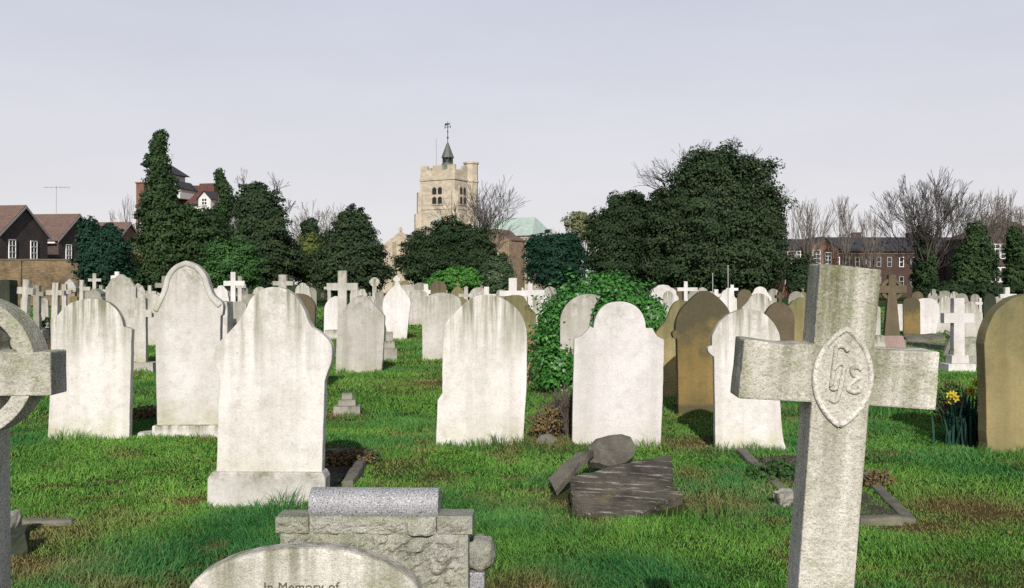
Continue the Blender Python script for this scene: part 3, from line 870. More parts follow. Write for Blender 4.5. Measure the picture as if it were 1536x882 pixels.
# --- scroll-topped granite stone and the rounded tablet in front of it
def rough_block(x0, x1, y0, y1, z0, z1, amp, seed, cuts=40, allsides=False):
    bm = bmesh.new(); box(bm, x0, x1, y0, y1, z0, z1)
    bmesh.ops.recalc_face_normals(bm, faces=bm.faces[:])
    bmesh.ops.subdivide_edges(bm, edges=bm.edges[:], cuts=cuts, use_grid_fill=True)
    for v in bm.verts:
        p = v.co * 13 + Vector((seed, seed * 2, 0)); n = mnoise.fractal(p, .8, 2.1, 4) + .8 * mnoise.noise(p * .45)
        edge = min(abs(v.co.x - x0), abs(v.co.x - x1), abs(v.co.z - z1)) if not allsides else 1
        if allsides: v.co += v.normal * (n * amp)
        elif v.co.y < y0 + 1e-4: v.co.y += -abs(n) * amp * min(1, edge / .03) - .004 * n
    return bm

def scroll_stone():
    D = 3.9; k = D / F
    root = empty('granite_headstone', (X(566, D), D, 0), (0, 0, R(-1.5)))
    zt = Z(768, D); w = 141 * k
    bm = rough_block(-w + .012, w - .005, -.10, .05, -.1, zt - .055, .034, 3, 60)
    link('rough_body', bm_mesh(bm, 'rough_body'), M['rough'], root)
    bm = rough_block(-.372, -.245, -.106, .02, zt - .058, zt + .003, .024, 8, 12); bevel_sharp(bm, .003, 60)
    link('shoulder', bm_mesh(bm, 'shoulder'), M['rough'], root)
    bm = rough_block(.242, .378, -.106, .02, zt - .058, zt + .01, .024, 12, 12); bevel_sharp(bm, .003, 60)
    link('shoulder', bm_mesh(bm, 'shoulder'), M['rough'], root)
    bm = rough_block(-.243, .240, -.101, .02, zt - .058, zt + .006, .030, 20, 40)
    link('scroll_bed', bm_mesh(bm, 'scroll_bed'), M['rough'], root)
    # polished roll lying along the top
    bm = bmesh.new(); r = .062
    bmesh.ops.create_cone(bm, cap_ends=True, segments=40, radius1=r, radius2=r, depth=.495, matrix=Matrix.Translation((.0, -.042, zt + .042)) @ Matrix.Rotation(R(90), 4, 'Y'))
    bevel_sharp(bm, .004, 60)
    link('scroll', bm_mesh(bm, 'scroll', False), M['granite'], root)
    # rounded rocky end block low on the right flank
    bm = bmesh.new(); bmesh.ops.create_icosphere(bm, subdivisions=4, radius=1.0)
    for v in bm.verts:
        p = v.co.copy(); e_ = max(abs(p.x), abs(p.y), abs(p.z)); p = p.lerp(p / e_ * .86, .45)
        n_ = mnoise.fractal(v.co * 2.6, .8, 2.1, 4) * .13
        v.co = Vector((.402, .04, zt - .165)) + Vector((p.x * .058, p.y * .08, p.z * .068)) * (1 + n_)
    link('end_block', bm_mesh(bm, 'end_block', True), M['rough'], root)
    bm = bmesh.new(); box(bm, .362, .42, -.03, .07, -.1, zt - .225); bevel_sharp(bm, .006)
    link('side_pier', bm_mesh(bm, 'side_pier'), M['granite'], root)
    tag(root, 'rough granite headstone with a polished roll along its top', 'headstone')
scroll_stone()

def front_tablet():
    D = 3.52; k = D / F
    root = empty('headstone', (X(458, D), D, 0), (0, 0, R(1)))
    w = 176 * k; h = Z(817, D)
    a = w
    pts = [(-a, -.15), (-a, h - .19)] + [(a * math.cos(t), h - .19 + .19 * math.sin(t)) for t in np.linspace(math.pi - .05, .05, 40)] + [(a, h - .19), (a, -.15)]
    link('slab', slab_mesh(pts, .10, 'slab', .014), M['lichen'], root)
    cu = bpy.data.curves.new('lettering', 'FONT'); cu.body = 'In Memory of'; cu.size = .045; cu.align_x = 'CENTER'; cu.extrude = .0015; cu.space_character = 1.05
    t = bpy.data.objects.new('lettering', cu); col.objects.link(t)
    me = bpy.data.meshes.new_from_object(t.evaluated_get(bpy.context.evaluated_depsgraph_get())); bpy.data.objects.remove(t)
    link('lettering', me, M['letter'], root, (-.005, -.0512, h - .148), (R(90), 0, 0))
    tag(root, 'low round-topped tablet inscribed In Memory of, in front of the rough granite stone', 'headstone')
front_tablet()

# --- the first row of tall white stones
traced([[(75, 662), (78, 600), (80, 530), (79, 478)], [(79, 478), (86, 475), (93, 469), (97, 463)], [(97, 463), (110, 454), (128, 449), (146, 448), (163, 453), (176, 464), (184, 478), (187, 490)],
        [(187, 490), (192, 491), (199, 494)], [(199, 494), (197, 580), (195, 662)]], GD(660), 'marble',
       'broad round-shouldered white headstone directly right of the wheel-headed cross', .085, 2)

def gothic_tall():
    D = GD(655); k = D / F
    root = empty('headstone', (X(284, D), D, 0), (0, 0, R(2)))
    segs = [[(239, 650), (237, 560), (236, 472)], [(236, 472), (231, 468), (231, 459), (239, 451), (246, 434), (252, 414), (265, 399), (281, 391)],
            [(281, 391), (298, 398), (311, 412), (317, 430), (323, 443), (334, 453), (336, 462), (335, 472)], [(332, 474), (331, 560), (330, 650)]]
    pts = px_outline(segs, D, 284)
    pts = [(pts[0][0], -.1)] + pts + [(pts[-1][0], -.1)]
    link('slab', slab_mesh(pts, .10, 'slab'), M['marble'], root)
    arch = px_outline([[(236, 466), (242, 453), (250, 435), (255.5, 415), (266.5, 401.5), (281, 395)], [(281, 395), (296.5, 401.5), (307.5, 415), (313, 432), (319.5, 446), (331, 459)]], D, 284, 6)
    bm = bmesh.new(); tube(bm, [(x, -.052, z) for x, z in arch], .026, 10, .42)
    link('hood_moulding', bm_mesh(bm, 'hood_moulding', True), M['marble'], root)
    bm = bmesh.new(); box(bm, -.33, .31, -.11, .13, -.1, .125); bevel_sharp(bm, .02)
    link('plinth', bm_mesh(bm, 'plinth'), M['marble'], root)
    bm = rough_block(-.47, -.34, -.10, .06, -.06, .055, .012, 5, 6, True)
    link('broken_plinth_end', bm_mesh(bm, 'broken_plinth_end'), M['marble'], root)
    tag(root, 'tallest white headstone, pointed arch with a moulded hood and plinth', 'headstone')
    tufts.append((root.location.x - .35, root.location.x + .33, D - .13))
gothic_tall()

def camel_big():
    D = GD(760); k = D / F
    root = empty('headstone', (X(408, D), D, 0), (0, 0, R(-1)))
    segs = [[(327, 712), (329, 640), (331, 575), (329, 556)], [(329, 556), (322, 545), (322, 530), (327, 518), (340, 503), (352, 490)],
            [(352, 490), (362, 478), (370, 464), (378, 448), (392, 435), (412, 430), (430, 434), (446, 446), (457, 462), (464, 480), (470, 491)],
            [(470, 491), (484, 500), (496, 512), (500, 525), (499, 543), (493, 558), (489, 572)], [(489, 572), (487, 640), (485, 712)]]
    pts = px_outline(segs, D, 408)
    pts = [(pts[0][0], -.1)] + pts + [(pts[-1][0], -.1)]
    link('slab', slab_mesh(pts, .10, 'slab', .010), M['marble'], root, rot=(R(-.8), 0, 0))
    bm = bmesh.new()
    prism(bm, [(-.418, -.12), (-.414, .20), (-.385, .245), (.355, .245), (.376, .205), (.372, -.12)], -.075, .09); bevel_sharp(bm, .012)
    link('plinth', bm_mesh(bm, 'plinth'), M['marble'], root)
    tag(root, 'big white headstone with rounded head and bulging shoulders, behind the granite roll', 'headstone')
    tufts.append((root.location.x - .41, root.location.x + .38, D - .09))
camel_big()

traced([[(504, 562), (505, 520), (508, 478)], [(508, 478), (509, 467), (516, 463), (524, 455), (532, 446), (542, 443), (553, 447), (561, 456), (568, 463), (578, 474)],
        [(578, 474), (576, 520), (573, 562)]], GD(560), 'pale', 'grey-white headstone with a rounded head, alone behind the small stepped base', .10, -2)
traced([[(583, 512), (579, 490), (574, 462)], [(574, 462), (576, 447), (584, 436), (592, 428), (593, 422)], [(590, 421), (590, 417)], [(593, 416), (594, 413)], [(597, 413), (598, 416)],
        [(601, 417), (601, 421)], [(598, 422), (602, 430), (610, 440), (616, 452), (615, 465)], [(615, 465), (612, 490), (610, 512)]], GD(510), 'bright',
       'bright white leaf-shaped headstone with a tiny cross finial', .12, 1)
traced([[(654, 672), (656, 620), (657, 600)], [(657, 600), (663, 588)], [(663, 588), (664, 540), (665, 495)],
        [(665, 495), (672, 480), (684, 468), (692, 459), (702, 450), (716, 444), (728, 442), (744, 444), (760, 451), (775, 463), (785, 478), (790, 494)],
        [(790, 494), (790, 560), (787, 620), (784, 673)]], GD(671), 'marble', 'wide round-topped white headstone with dark rain streaks, left of the withered plant', .095, 1)
traced([[(857, 674), (859, 600), (861, 508)], [(861, 508), (872, 503), (880, 496), (884, 489)], [(884, 489), (890, 492)],
        [(890, 492), (892, 478), (900, 464), (912, 455), (928, 452), (945, 455), (958, 464), (966, 478), (968, 492)], [(968, 492), (978, 492)],
        [(978, 492), (981, 499), (986, 505), (995, 509)], [(995, 509), (993, 600), (989, 674)]], GD(672), 'bright', 'white headstone with semicircular head and cut shoulders, behind the broken slabs', .09, 0)
traced([[(1016, 625), (1016, 590), (1015, 540), (1014, 508)], [(1014, 508), (1009, 506), (1007, 499), (1012, 495)],
        [(1012, 495), (1013, 482), (1020, 465), (1032, 452), (1044, 441), (1055, 436), (1068, 440), (1080, 450), (1090, 462), (1097, 480), (1099, 495)],
        [(1102, 498), (1103, 505), (1098, 508)], [(1098, 508), (1097, 625)]], GD(625), 'sand', 'mustard sandstone headstone with a dark pointed head, right of the ivy bush', .13, 1)
traced([[(1072, 678), (1071, 600), (1070, 535)], [(1070, 535), (1062, 528), (1061, 521), (1067, 518)],
        [(1067, 518), (1068, 502), (1078, 484), (1095, 470), (1118, 463), (1142, 469), (1158, 483), (1167, 502), (1169, 518)],
        [(1169, 518), (1175, 521), (1174, 528), (1167, 535)], [(1167, 535), (1168, 600), (1174, 662), (1184, 676)]], GD(676), 'marble',
       'white round-headed stone with small ears, partly behind the big leaning cross', .09, -1)
traced([[(1472, 682), (1471, 600), (1468, 515)], [(1468, 515), (1472, 495), (1484, 470), (1502, 453), (1522, 444), (1545, 441), (1568, 444), (1588, 455), (1602, 472), (1610, 495), (1612, 515)],
        [(1612, 515), (1613, 682)]], GD(680), 'sandpale', 'broad buff sandstone headstone with round top, cut off by the right edge', .15, 3)
traced([[(737, 575), (736, 500), (735, 468)], [(735, 468), (745, 462), (752, 449), (766, 443), (784, 444), (792, 455), (796, 462), (804, 470)], [(804, 470), (803, 520), (798, 575)]], 14.8, 'sandpale',
       'yellowish headstone peeping out behind the wide rain-streaked white stone', .12, 0)
traced([[(978, 600), (980, 540), (982, 520)], [(982, 520), (975, 512), (984, 498), (998, 480), (1008, 458), (1020, 450), (1040, 455)], [(1040, 455), (1058, 490), (1062, 512), (1056, 520)], [(1056, 520), (1056, 600)]],
       12.9, 'sandpale', 'pale yellow headstone half hidden behind the mustard sandstone one', .11, 0)

# --- broken slabs
def plane_slab(pix, p0, n, t, mat, name, label, cat, bev=.006, rag=.012, seed=1):
    n = Vector(n).normalized()
    P = [on_plane(x, y, p0, n) for x, y in pix]
    c = sum(P, Vector()) / len(P); base = Vector((c.x, c.y, 0))
    rr = random.Random(seed); Q = []
    for i, p in enumerate(P):                                # ragged broken outline
        q = P[(i + 1) % len(P)]; m = max(1, int((q - p).length / .05)); dirn = n.cross(q - p).normalized()
        for j in range(m): Q.append(p + (q - p) * (j / m) + (dirn * rr.uniform(-rag, rag) if j else Vector()))
    bm = bmesh.new()
    a = [bm.verts.new(q - base) for q in Q]; b = [bm.verts.new(q - base - n * t) for q in Q]
    f = bm.faces.new(a); bm.faces.new(b[::-1])
    for i in range(len(Q)):
        j = (i + 1) % len(Q); bm.faces.new((a[j], a[i], b[i], b[j]))
    bevel_sharp(bm, bev, 50)
    bmesh.ops.triangulate(bm, faces=[f for f in bm.faces if len(f.verts) > 4])
    return tag(link(name, bm_mesh(bm, name), M[mat], None, base), label, cat)
plane_slab([(857, 716), (905, 702), (1004, 681), (1010, 712), (1008, 726), (1026, 742), (990, 755), (960, 770), (924, 778), (888, 768), (859, 755)],
           (X(925, 6.4), 6.42, .03), (.06, -.30, 1.0), .075, 'streak', 'broken_slab', 'large blackened slab with pale streaks lying tilted in the grass', 'broken slab', seed=2)
plane_slab([(884, 692), (882, 670), (894, 658), (912, 653), (932, 651), (946, 655), (953, 668), (951, 684), (938, 694), (912, 699)],
           (X(915, 7.55), 7.42, .26), (.12, -.75, .75), .07, 'slab', 'broken_slab', 'rounded dark broken piece propped on the large blackened slab', 'broken slab', seed=3, rag=.008, bev=.002)
plane_slab([(822, 718), (842, 697), (866, 678), (889, 674), (868, 694), (832, 736)],
           (X(850, 7.1), 7.15, .14), (-.35, -.45, .85), .055, 'slab', 'broken_slab', 'narrow broken slab piece leaning at the left of the blackened slab', 'broken slab', seed=4, rag=.006)
EXCL.append((X(850, 6.7), X(1022, 6.9), 6.35, 7.6)); EXCL.append((X(825, 7.1), X(880, 7.1), 6.9, 7.6))
plane_slab([(800, 668), (812, 652), (826, 650), (846, 668), (832, 674), (812, 674)], (X(822, 9.3), 9.3, .06), (.3, -.6, .8), .09, 'kerb', 'stone_fragment', 'pointed grey stone fragment beside the withered plant', 'stone', seed=6)

# --- kerbed graves
def kerb_set(rails, label, t=.13, h=.12, soil=None, mat='kerb'):
    c = rails[0]; o = ((c[0] + c[2]) / 2, (c[1] + c[3]) / 2, 0)
    root = empty('grave_kerb', o)
    for x0, y0, x1, y1 in rails:
        d = Vector((x1 - x0, y1 - y0, 0)); L = d.length; ang = math.atan2(d.y, d.x)
        bm = bmesh.new(); nseg = max(2, int(L / .12))
        for i in range(1): box(bm, -L / 2, L / 2, -t / 2, t / 2, -.08, h)
        bmesh.ops.subdivide_edges(bm, edges=[e for e in bm.edges if e.calc_length() > L * .9], cuts=nseg)
        for v in bm.verts:
            v.co += Vector((0, mnoise.noise(v.co * 5 + Vector((x0, y0, 0))) * .012, mnoise.noise(v.co * 4 + Vector((y0, x0, 3))) * .016 if v.co.z > 0 else 0))
        bevel_sharp(bm, .02, 50, 2)
        link('kerb_rail', bm_mesh(bm, 'kerb_rail'), M[mat], root, ((x0 + x1) / 2 - o[0], (y0 + y1) / 2 - o[1], 0), (R(random.uniform(-3, 3)), R(random.uniform(-1, 1)), ang))
    if soil:
        x0, x1, y0, y1 = soil
        bm = bmesh.new(); box(bm, x0 - o[0], x1 - o[0], y0 - o[1], y1 - o[1], -.05, .02)
        bmesh.ops.subdivide_edges(bm, edges=bm.edges[:], cuts=12, use_grid_fill=True)
        for v in bm.verts: v.co.z += mnoise.noise(v.co * 6) * .03
        link('soil', bm_mesh(bm, 'soil'), M['soil'], root); EXCL.append((x0, x1, y0 + (y1 - y0) * .42, y1))
    return tag(root, label, 'grave kerb')
kerb_set([(1.90, 6.35, 2.0, 8.75), (2.50, 6.27, 2.82, 8.6), (2.16, 6.25, 2.44, 6.26)], 'kerb-edged grave with soil and weeds below the big leaning cross', soil=(2.04, 2.50, 6.35, 8.6), t=.085, h=.045)
kerb_set([(-1.20, 7.3, -1.24, 8.5), (-1.95, 8.62, -1.20, 8.62), (-1.95, 7.3, -1.95, 8.5)], 'kerb-edged grave full of dry plants beside the bulging-shouldered white stone', t=.09, h=.07, soil=(-1.9, -1.28, 7.3, 8.55))
kerb_set([(X(15, 6.2), 6.18, X(112, 6.2), 6.2)], 'low kerb line half buried in the grass at the left', t=.08, h=.045)
def rock(px, D, w, h, label, mat, seed, name='stone_block'):
    bm = rough_block(-w / 2, w / 2, -w * .4, w * .4, -.05, h, .018, seed, 7, True)
    tag(link(name, bm_mesh(bm, name), M[mat], None, (X(px, D), D, 0), (R(4), R(-5), R(seed * 13 % 40 - 20))), label, 'stone')
rock(18, 5.55, .17, .13, 'dark broken stone lump on the grass beside the left cross', 'moss', 3)
rock(12, 5.85, .13, .15, 'pale chipped stone behind the dark broken lump', 'grey', 7)
rock(1178, 6.75, .14, .10, 'pale rubble stone inside the kerb below the big cross', 'grey', 12)
rock(1316, 20.5, .26, .42, 'pale crumbled stone left of the brown wheel cross', 'pale', 15)

# --- plants
def clump(px, D, w, h, n, leaf, mat, label, name, seed, cat='plant', tall=False, flowers=None):
    rg = np.random.default_rng(seed); x0 = X(px, D)
    root = empty(name, (x0, D, 0))
    if tall:                                           # strap leaves or stalks
        T = []
        for i in range(n):
            b = rg.normal(0, w * .28, 2); a = rg.uniform(0, 6.28); ln = rg.uniform(.05, .55)
            hh = h * rg.uniform(.5, 1.1); p = np.array([b[0], b[1] * .7, 0]); q = p + np.array([math.cos(a) * ln * hh * .4, math.sin(a) * ln * hh * .4, hh * .6])
            t = p + np.array([math.cos(a) * ln * hh, math.sin(a) * ln * hh, hh * (1 - ln * .25)]); s = np.array([-math.sin(a), math.cos(a), 0]) * leaf / 2
            T += [p - s, p + s, q + s, q - s, q - s, q + s, t + s * .2, t - s * .2]
        link('leaves', fast_mesh('leaves', np.array(T), 4, {'rnd': rg.uniform(0, 1, n * 2)}), M[mat], root)
    else:
        bl = [(0, 0, h * .45, w / 2, w * .4, h * .55), (w * .15, .0, h * .6, w * .3, w * .3, h * .4), (-w * .2, 0, h * .35, w * .3, w * .3, h * .4)]
        link('leaves', foliage(bl, n, leaf, seed, .35, .9, 6, 0, .3), M[mat], root)
        S = Segs()
        for i in range(26):
            a = rg.uniform(0, 6.28); r = rg.uniform(.1, .5) * w
            S.l.append([rg.normal(0, .03), rg.normal(0, .03), 0, math.cos(a) * r, math.sin(a) * r, h * rg.uniform(.7, 1.15), .005, .0025])
        link('stems', S.mesh('stems', np.zeros(3), 4), M['twigwarm'], root)
    for fx, fy, fz in flowers or ():
        bm = bmesh.new()
        for k in range(6):
            m = Matrix.Rotation(k * math.pi / 3, 4, 'Y')
            vs = [bm.verts.new(m @ Vector(p)) for p in ((0, 0, .004), (.012, -.006, .026), (0, -.008, .044), (-.012, -.006, .026))]
            bm.faces.new(vs)
        bmesh.ops.create_cone(bm, cap_ends=False, segments=10, radius1=.009, radius2=.017, depth=.032, matrix=Matrix.Translation((0, -.018, 0)) @ Matrix.Rotation(R(90), 4, 'X'))
        link('flower', bm_mesh(bm, 'flower'), M['yellow'], root, (fx, fy, fz), (R(rg.uniform(-25, 10)), 0, R(rg.uniform(-35, 35))))
    return tag(root, label, cat)
clump(818, 9.55, .36, .34, 900, .03, 'deadleaf', 'withered brown plant between the wide streaked stone and the cut-shouldered one', 'withered_plant', 3)
clump(846, 9.75, .24, .50, 240, .012, 'bark', 'dark bare twiggy shrub against the edge of the cut-shouldered white stone', 'twiggy_shrub', 5, 'shrub', tall=True)
rf = random.Random(4)
clump(1447, 9.3, .34, .50, 190, .022, 'daffleaf', 'clump of yellow daffodils left of the buff sandstone headstone', 'daffodil_clump', 8, 'flowers', tall=True,
      flowers=[(rf.uniform(-.03, .11), rf.uniform(-.14, -.05), rf.uniform(.46, .60)) for _ in range(8)] + [(rf.uniform(-.24, -.12), rf.uniform(-.12, 0), rf.uniform(.40, .48)) for _ in range(6)])
clump(1428, 10.6, .45, .42, 700, .035, 'deadleaf', 'reddish brown dead foliage behind the daffodils', 'dead_foliage', 18)
clump(1158, 7.6, .42, .16, 900, .03, 'weed', 'low green weeds growing inside the kerb below the big cross', 'weed_patch', 11)
clump(1312, 7.3, .28, .14, 420, .03, 'deadleaf', 'dry grassy litter inside the kerb, right of the big cross shaft', 'dry_litter', 13)
clump(518, 8.2, .42, .15, 900, .03, 'deadleaf', 'dry rusty plants filling the kerb beside the bulging-shouldered stone', 'dry_plants', 14)
clump(560, 8.35, .13, .10, 240, .03, 'weed', 'small leafy weed at the kerb corner beyond the granite roll', 'leafy_weed', 16)
clump(228, 11.0, .55, .16, 500, .045, 'deadleaf', 'yellow-brown clump in shade between the two leftmost tall white stones', 'dry_tuft', 17)
clump(82, 19.0, .45, .42, 700, .06, 'deadleaf', 'rusty brown plant in front of the left row of crosses', 'rusty_shrub', 19, 'shrub')
clump(75, 22.5, 1.3, .75, 1500, .07, 'yew', 'dark low shrub among the left row of crosses', 'low_shrub', 20, 'shrub')
clump(1160, 13.0, .3, .35, 300, .05, 'weed', 'yellow-green weeds at the foot of the olive headstone', 'tall_weeds', 23)
clump(490, 30, .9, .5, 500, .09, 'weed', 'scrubby plant between the brown stone and the big flat-topped cross', 'scrubby_plant', 24)

# --- ivy bush with a round stone inside
def ivy_bush():
    D = 14.2; o = (X(893, D), D, 0)
    root = empty('ivy_bush', o)
    bl = [(X(898, D), D + .15, .78, .86, .60, .84), (X(858, D), D, .60, .56, .5, .66), (X(840, 13.8), 13.7, .33, .42, .34, .40), (X(960, D), D, .60, .42, .5, .66), (X(975, D), D, .35, .36, .45, .42),
          (X(930, D), D + .1, 1.12, .50, .5, .46), (X(870, D), D + .15, 1.08, .44, .45, .44), (X(910, 13.5), 13.38, .98, .245, .16, .46), (X(985, 13.6), 13.4, .25, .28, .3, .3), (X(905, 13.5), 13.42, .40, .5, .16, .42),
          (X(826, D), D + .1, .85, .22, .3, .36), (X(1000, 13.5), 13.5, .36, .20, .25, .38), (X(975, D), D - .1, 1.0, .26, .35, .36)]
    link('leaves', foliage(bl, 30000, .058, 77, .10, .35, 3.0, 0, .8, o, .35, .30, 70, .45), M['ivy'], root)
    S = Segs(); rg = np.random.default_rng(2)
    for i in range(40):
        a = rg.uniform(0, 6.28); S.l.append([o[0] + rg.normal(0, .2), D + rg.normal(0, .1), 0, o[0] + math.cos(a) * .75, D + math.sin(a) * .5, rg.uniform(.4, 1.5), .012, .004])
    link('stems', S.mesh('stems', np.array(o), 4), M['bark'], root)
    tag(root, 'big rounded bush of glossy bright ivy swallowing a headstone', 'bush')
ivy_bush()
headstone(840, 926, 441, 13.62, 'round', 'pale', 'round-headed grey stone with its right half buried in the ivy bush', rz=0, lean=0, side=0)

# --- small stepped base and its like
def stepped(px, D, tiers, label, mat, cat='cross base'):
    root = empty('stepped_base', (X(px, D), D, 0), (0, 0, R(rs.uniform(-6, 6)))); z = 0
    for hw, hh in tiers:
        bm = bmesh.new(); box(bm, -hw, hw, -hw * .8, hw * .8, z - (.08 if z == 0 else 0), z + hh, .97); bevel_sharp(bm, .008)
        link('step', bm_mesh(bm, 'step'), M[mat], root); z += hh
    tag(root, label, cat); tufts.append((root.location.x - tiers[0][0], root.location.x + tiers[0][0], D - tiers[0][0] * .8 - .02))
stepped(521, 11.5, [(.155, .095), (.10, .07), (.062, .075)], 'small three-tier stone base without a cross, alone in the lawn', 'grey')
stepped(584, 19.4, [(.16, .24), (.11, .14), (.07, .18)], 'grey stepped base beside the rounded grey-white headstone', 'grey')

# =================================================================== MIDDLE AND FAR GRAVES
# crosses: xc, shaft w, arm left, arm right, top, arm row, arm h, D, material, label, kwargs
CR = [
 (33, 10, 19, 46, 419, 436, 10, 17.5, 'pale', 'tall pale cross leaning right, leftmost in the left row of crosses', dict(side=4, steps=[(.30, .2)], rz=-12)),
 (56, 9, 44, 67, 428, 441, 6.5, 22, 'grey', 'grey-green cross on a block, second in the left row of crosses', dict(steps=[(.3, .32), (.2, .16)])),
 (81, 9, 67, 95, 424, 439, 7.5, 21, 'pale', 'pale cross on a low step, third in the left row of crosses', dict(side=2, steps=[(.24, .2)])),
 (97, 6.5, 86, 108, 426, 438, 6, 23, 'pale', 'slim pale cross on a square block, right of the third left-row cross', dict(steps=[(.2, .3), (.14, .1)])),
 (122, 6, 109, 135, 420, 433, 6, 33, 'pale', 'weathered cross with lumpy arms in front of the dark rounded yew', dict(side=1)),
 (142, 5, 133, 152, 410, 420, 4.5, 36, 'pale', 'small cross on a tall rocky cairn beside the lumpy-armed cross', dict(steps=[(.42, .6), (.3, .3)])),
 (176, 6.5, 167, 185, 407.5, 416, 5.5, 26, 'bright', 'white cross whose head shows above the wavy-topped headstone', dict()),
 (213, 14, 192, 229, 447, 470, 11, 16.9, 'pale', 'broad white cross on a mossy step, between the two leftmost tall white stones', dict(steps=[(.24, .17)], rz=3)),
 (225, 5.5, 216, 235, 428, 439, 5, 30, 'pale', 'thin pale cross left of the tallest white headstone', dict()),
 (247, 7, 233, 262, 414, 428, 7, 37, 'grey', 'grey cross half behind the left shoulder of the tallest white headstone', dict(steps=[(.3, .2)])),
 (350, 7, 336, 367, 408, 425, 7.5, 24, 'bright', 'white cross standing right of the tallest white headstone', dict(steps=[(.36, .5), (.24, .25)])),
 (360, 6, 352, 369, 414, 429, 6, 27, 'pale', 'pale cross overlapping the white one right of the tallest headstone', dict(steps=[(.3, .3)])),
 (425, 12, 410, 441, 412, 425, 6.5, 25, 'pale', 'stubby thick cross showing above the big bulging-shouldered headstone', dict()),
 (514, 13, 491, 537, 406, 430, 11, 27, 'pale', 'big flat-topped white cross, tallest in the middle distance left of the church', dict(steps=[(.45, .25)], rz=2)),
 (562, 6, 554, 570, 418, 423, 4.5, 37, 'pale', 'slim wheel-headed cross left of the leaf-shaped white headstone', dict(ring=(7, 4.2), name='celtic_cross')),
 (642, 6.5, 631, 653, 426, 438, 6, 37, 'bright', 'small white cross in front of the bright green bush', dict(side=-3)),
 (699, 6, 688, 710, 430, 443, 5, 33, 'pale', 'pale cross right of the ochre stone by the bright green bush', dict()),
 (730, 7.5, 716, 744, 430, 444, 6, 31, 'bright', 'white cross seen just above the wide rain-streaked headstone', dict()),
 (769, 12, 749, 792, 417, 440, 8, 30, 'bright', 'thick white cross right of the variegated holly bush', dict(rz=2, steps=[(.5, .3)])),
 (795.5, 7, 782, 817, 425, 440, 10, 34, 'bright', 'white cross with deep arms left of the ivy bush', dict(steps=[(.4, .25)])),
 (1028.5, 5.5, 1016, 1046, 422, 434, 5.5, 26, 'bright', 'slender bright cross behind the mustard sandstone head', dict()),
 (1074, 6, 1069, 1083, 434, 443, 5, 34, 'bright', 'tiny white cross between the mustard stone and the pink-stained one', dict()),
 (1436, 16, 1413, 1459, 447, 477, 15, 16.9, 'bright', 'tall plain white cross on two steps near the daffodils', dict(steps=[(.24, .15), (.15, .14)], rz=2, t=.14)),
 (1400, 6, 1391, 1409, 434, 446, 5, 41, 'grey', 'grey cross peeping out behind the white oval headstone', dict()),
 (1510, 7, 1499, 1524, 431, 444, 6, 30, 'bright', 'white cross above the left shoulder of the buff sandstone headstone', dict()),
 (1470, 4, 1462, 1476, 447, 455, 4, 33, 'bright', 'thin white cross beside the scalloped white headstone', dict()),
 (1222.5, 4.5, 1213, 1233, 419, 430, 4, 30, 'pale', 'narrow pale cross mostly hidden by the big leaning cross', dict()),
 (1511, 4, 1503, 1519, 440, 446, 3, 55, 'pale', 'distant small cross below the dark ivy column at right', dict()),
]
CR += [
 (494, 5, 486, 503, 425, 432, 4, 38, 'pale', 'small pale cross at the left arm of the big flat-topped cross', dict()),
 (10, 6, 1, 20, 428, 438, 5, 30, 'pale', 'pale cross at the very left edge beside the dark mossy stone', dict()),
 (152, 5, 144, 160, 428, 436, 4, 40, 'pale', 'little pale cross left of the wavy-topped headstone', dict()),
 (662, 5, 654, 671, 430, 437, 4, 41, 'pale', 'faint pale cross before the brown rounded stone and bright bush', dict()),
 (1098, 5, 1089, 1107, 427, 434, 4, 43, 'bright', 'small white cross head directly above the pink-stained headstone', dict()),
 (1306, 5, 1298, 1315, 436, 444, 4, 38, 'pale', 'small pale cross at the right edge of the big leaning cross head', dict()),
]
for a in CR:
    cross(*a[:10], **a[10])

# brown celtic cross on pink plinth
def brown_celtic():
    D = 21.6; k = D / F
    root = empty('celtic_cross', (X(1337, D), D, 0), (0, 0, R(-6)))
    z0, z1 = 0.0, Z(503, D)
    bm = bmesh.new(); box(bm, -.30, .30, -.26, .26, -.1, z1, .68); bevel_sharp(bm, .02)
    link('plinth', bm_mesh(bm, 'plinth'), M['pink'], root)
    az = Z(434, D); h = Z(412, D); ah = .16
    pts = [(-.165, z1 - .02), (-.085, az - ah / 2), (-.30, az - ah / 2), (-.30, az + ah / 2), (-.08, az + ah / 2), (-.075, h), (.075, h), (.08, az + ah / 2), (.30, az + ah / 2), (.30, az - ah / 2), (.085, az - ah / 2), (.165, z1 - .02)]
    link('shaft', slab_mesh(pts, .17, 'shaft'), M['brown'], root)
    bm = bmesh.new(); n = 32
    vs = [[bm.verts.new((r * math.cos(a), y, az + r * math.sin(a))) for a in np.linspace(0, 2 * math.pi, n, endpoint=False)] for r, y in ((.235, -.06), (.235, .06), (.165, .06), (.165, -.06))]
    for q in range(4):
        for i in range(n):
            j = (i + 1) % n; bm.faces.new((vs[q][i], vs[q][j], vs[(q + 1) % 4][j], vs[(q + 1) % 4][i]))
    link('ring', bm_mesh(bm, 'ring'), M['brown'], root)
    tag(root, 'tall brown wheel-headed cross on a pinkish plinth, right of the big leaning cross', 'cross')
brown_celtic()

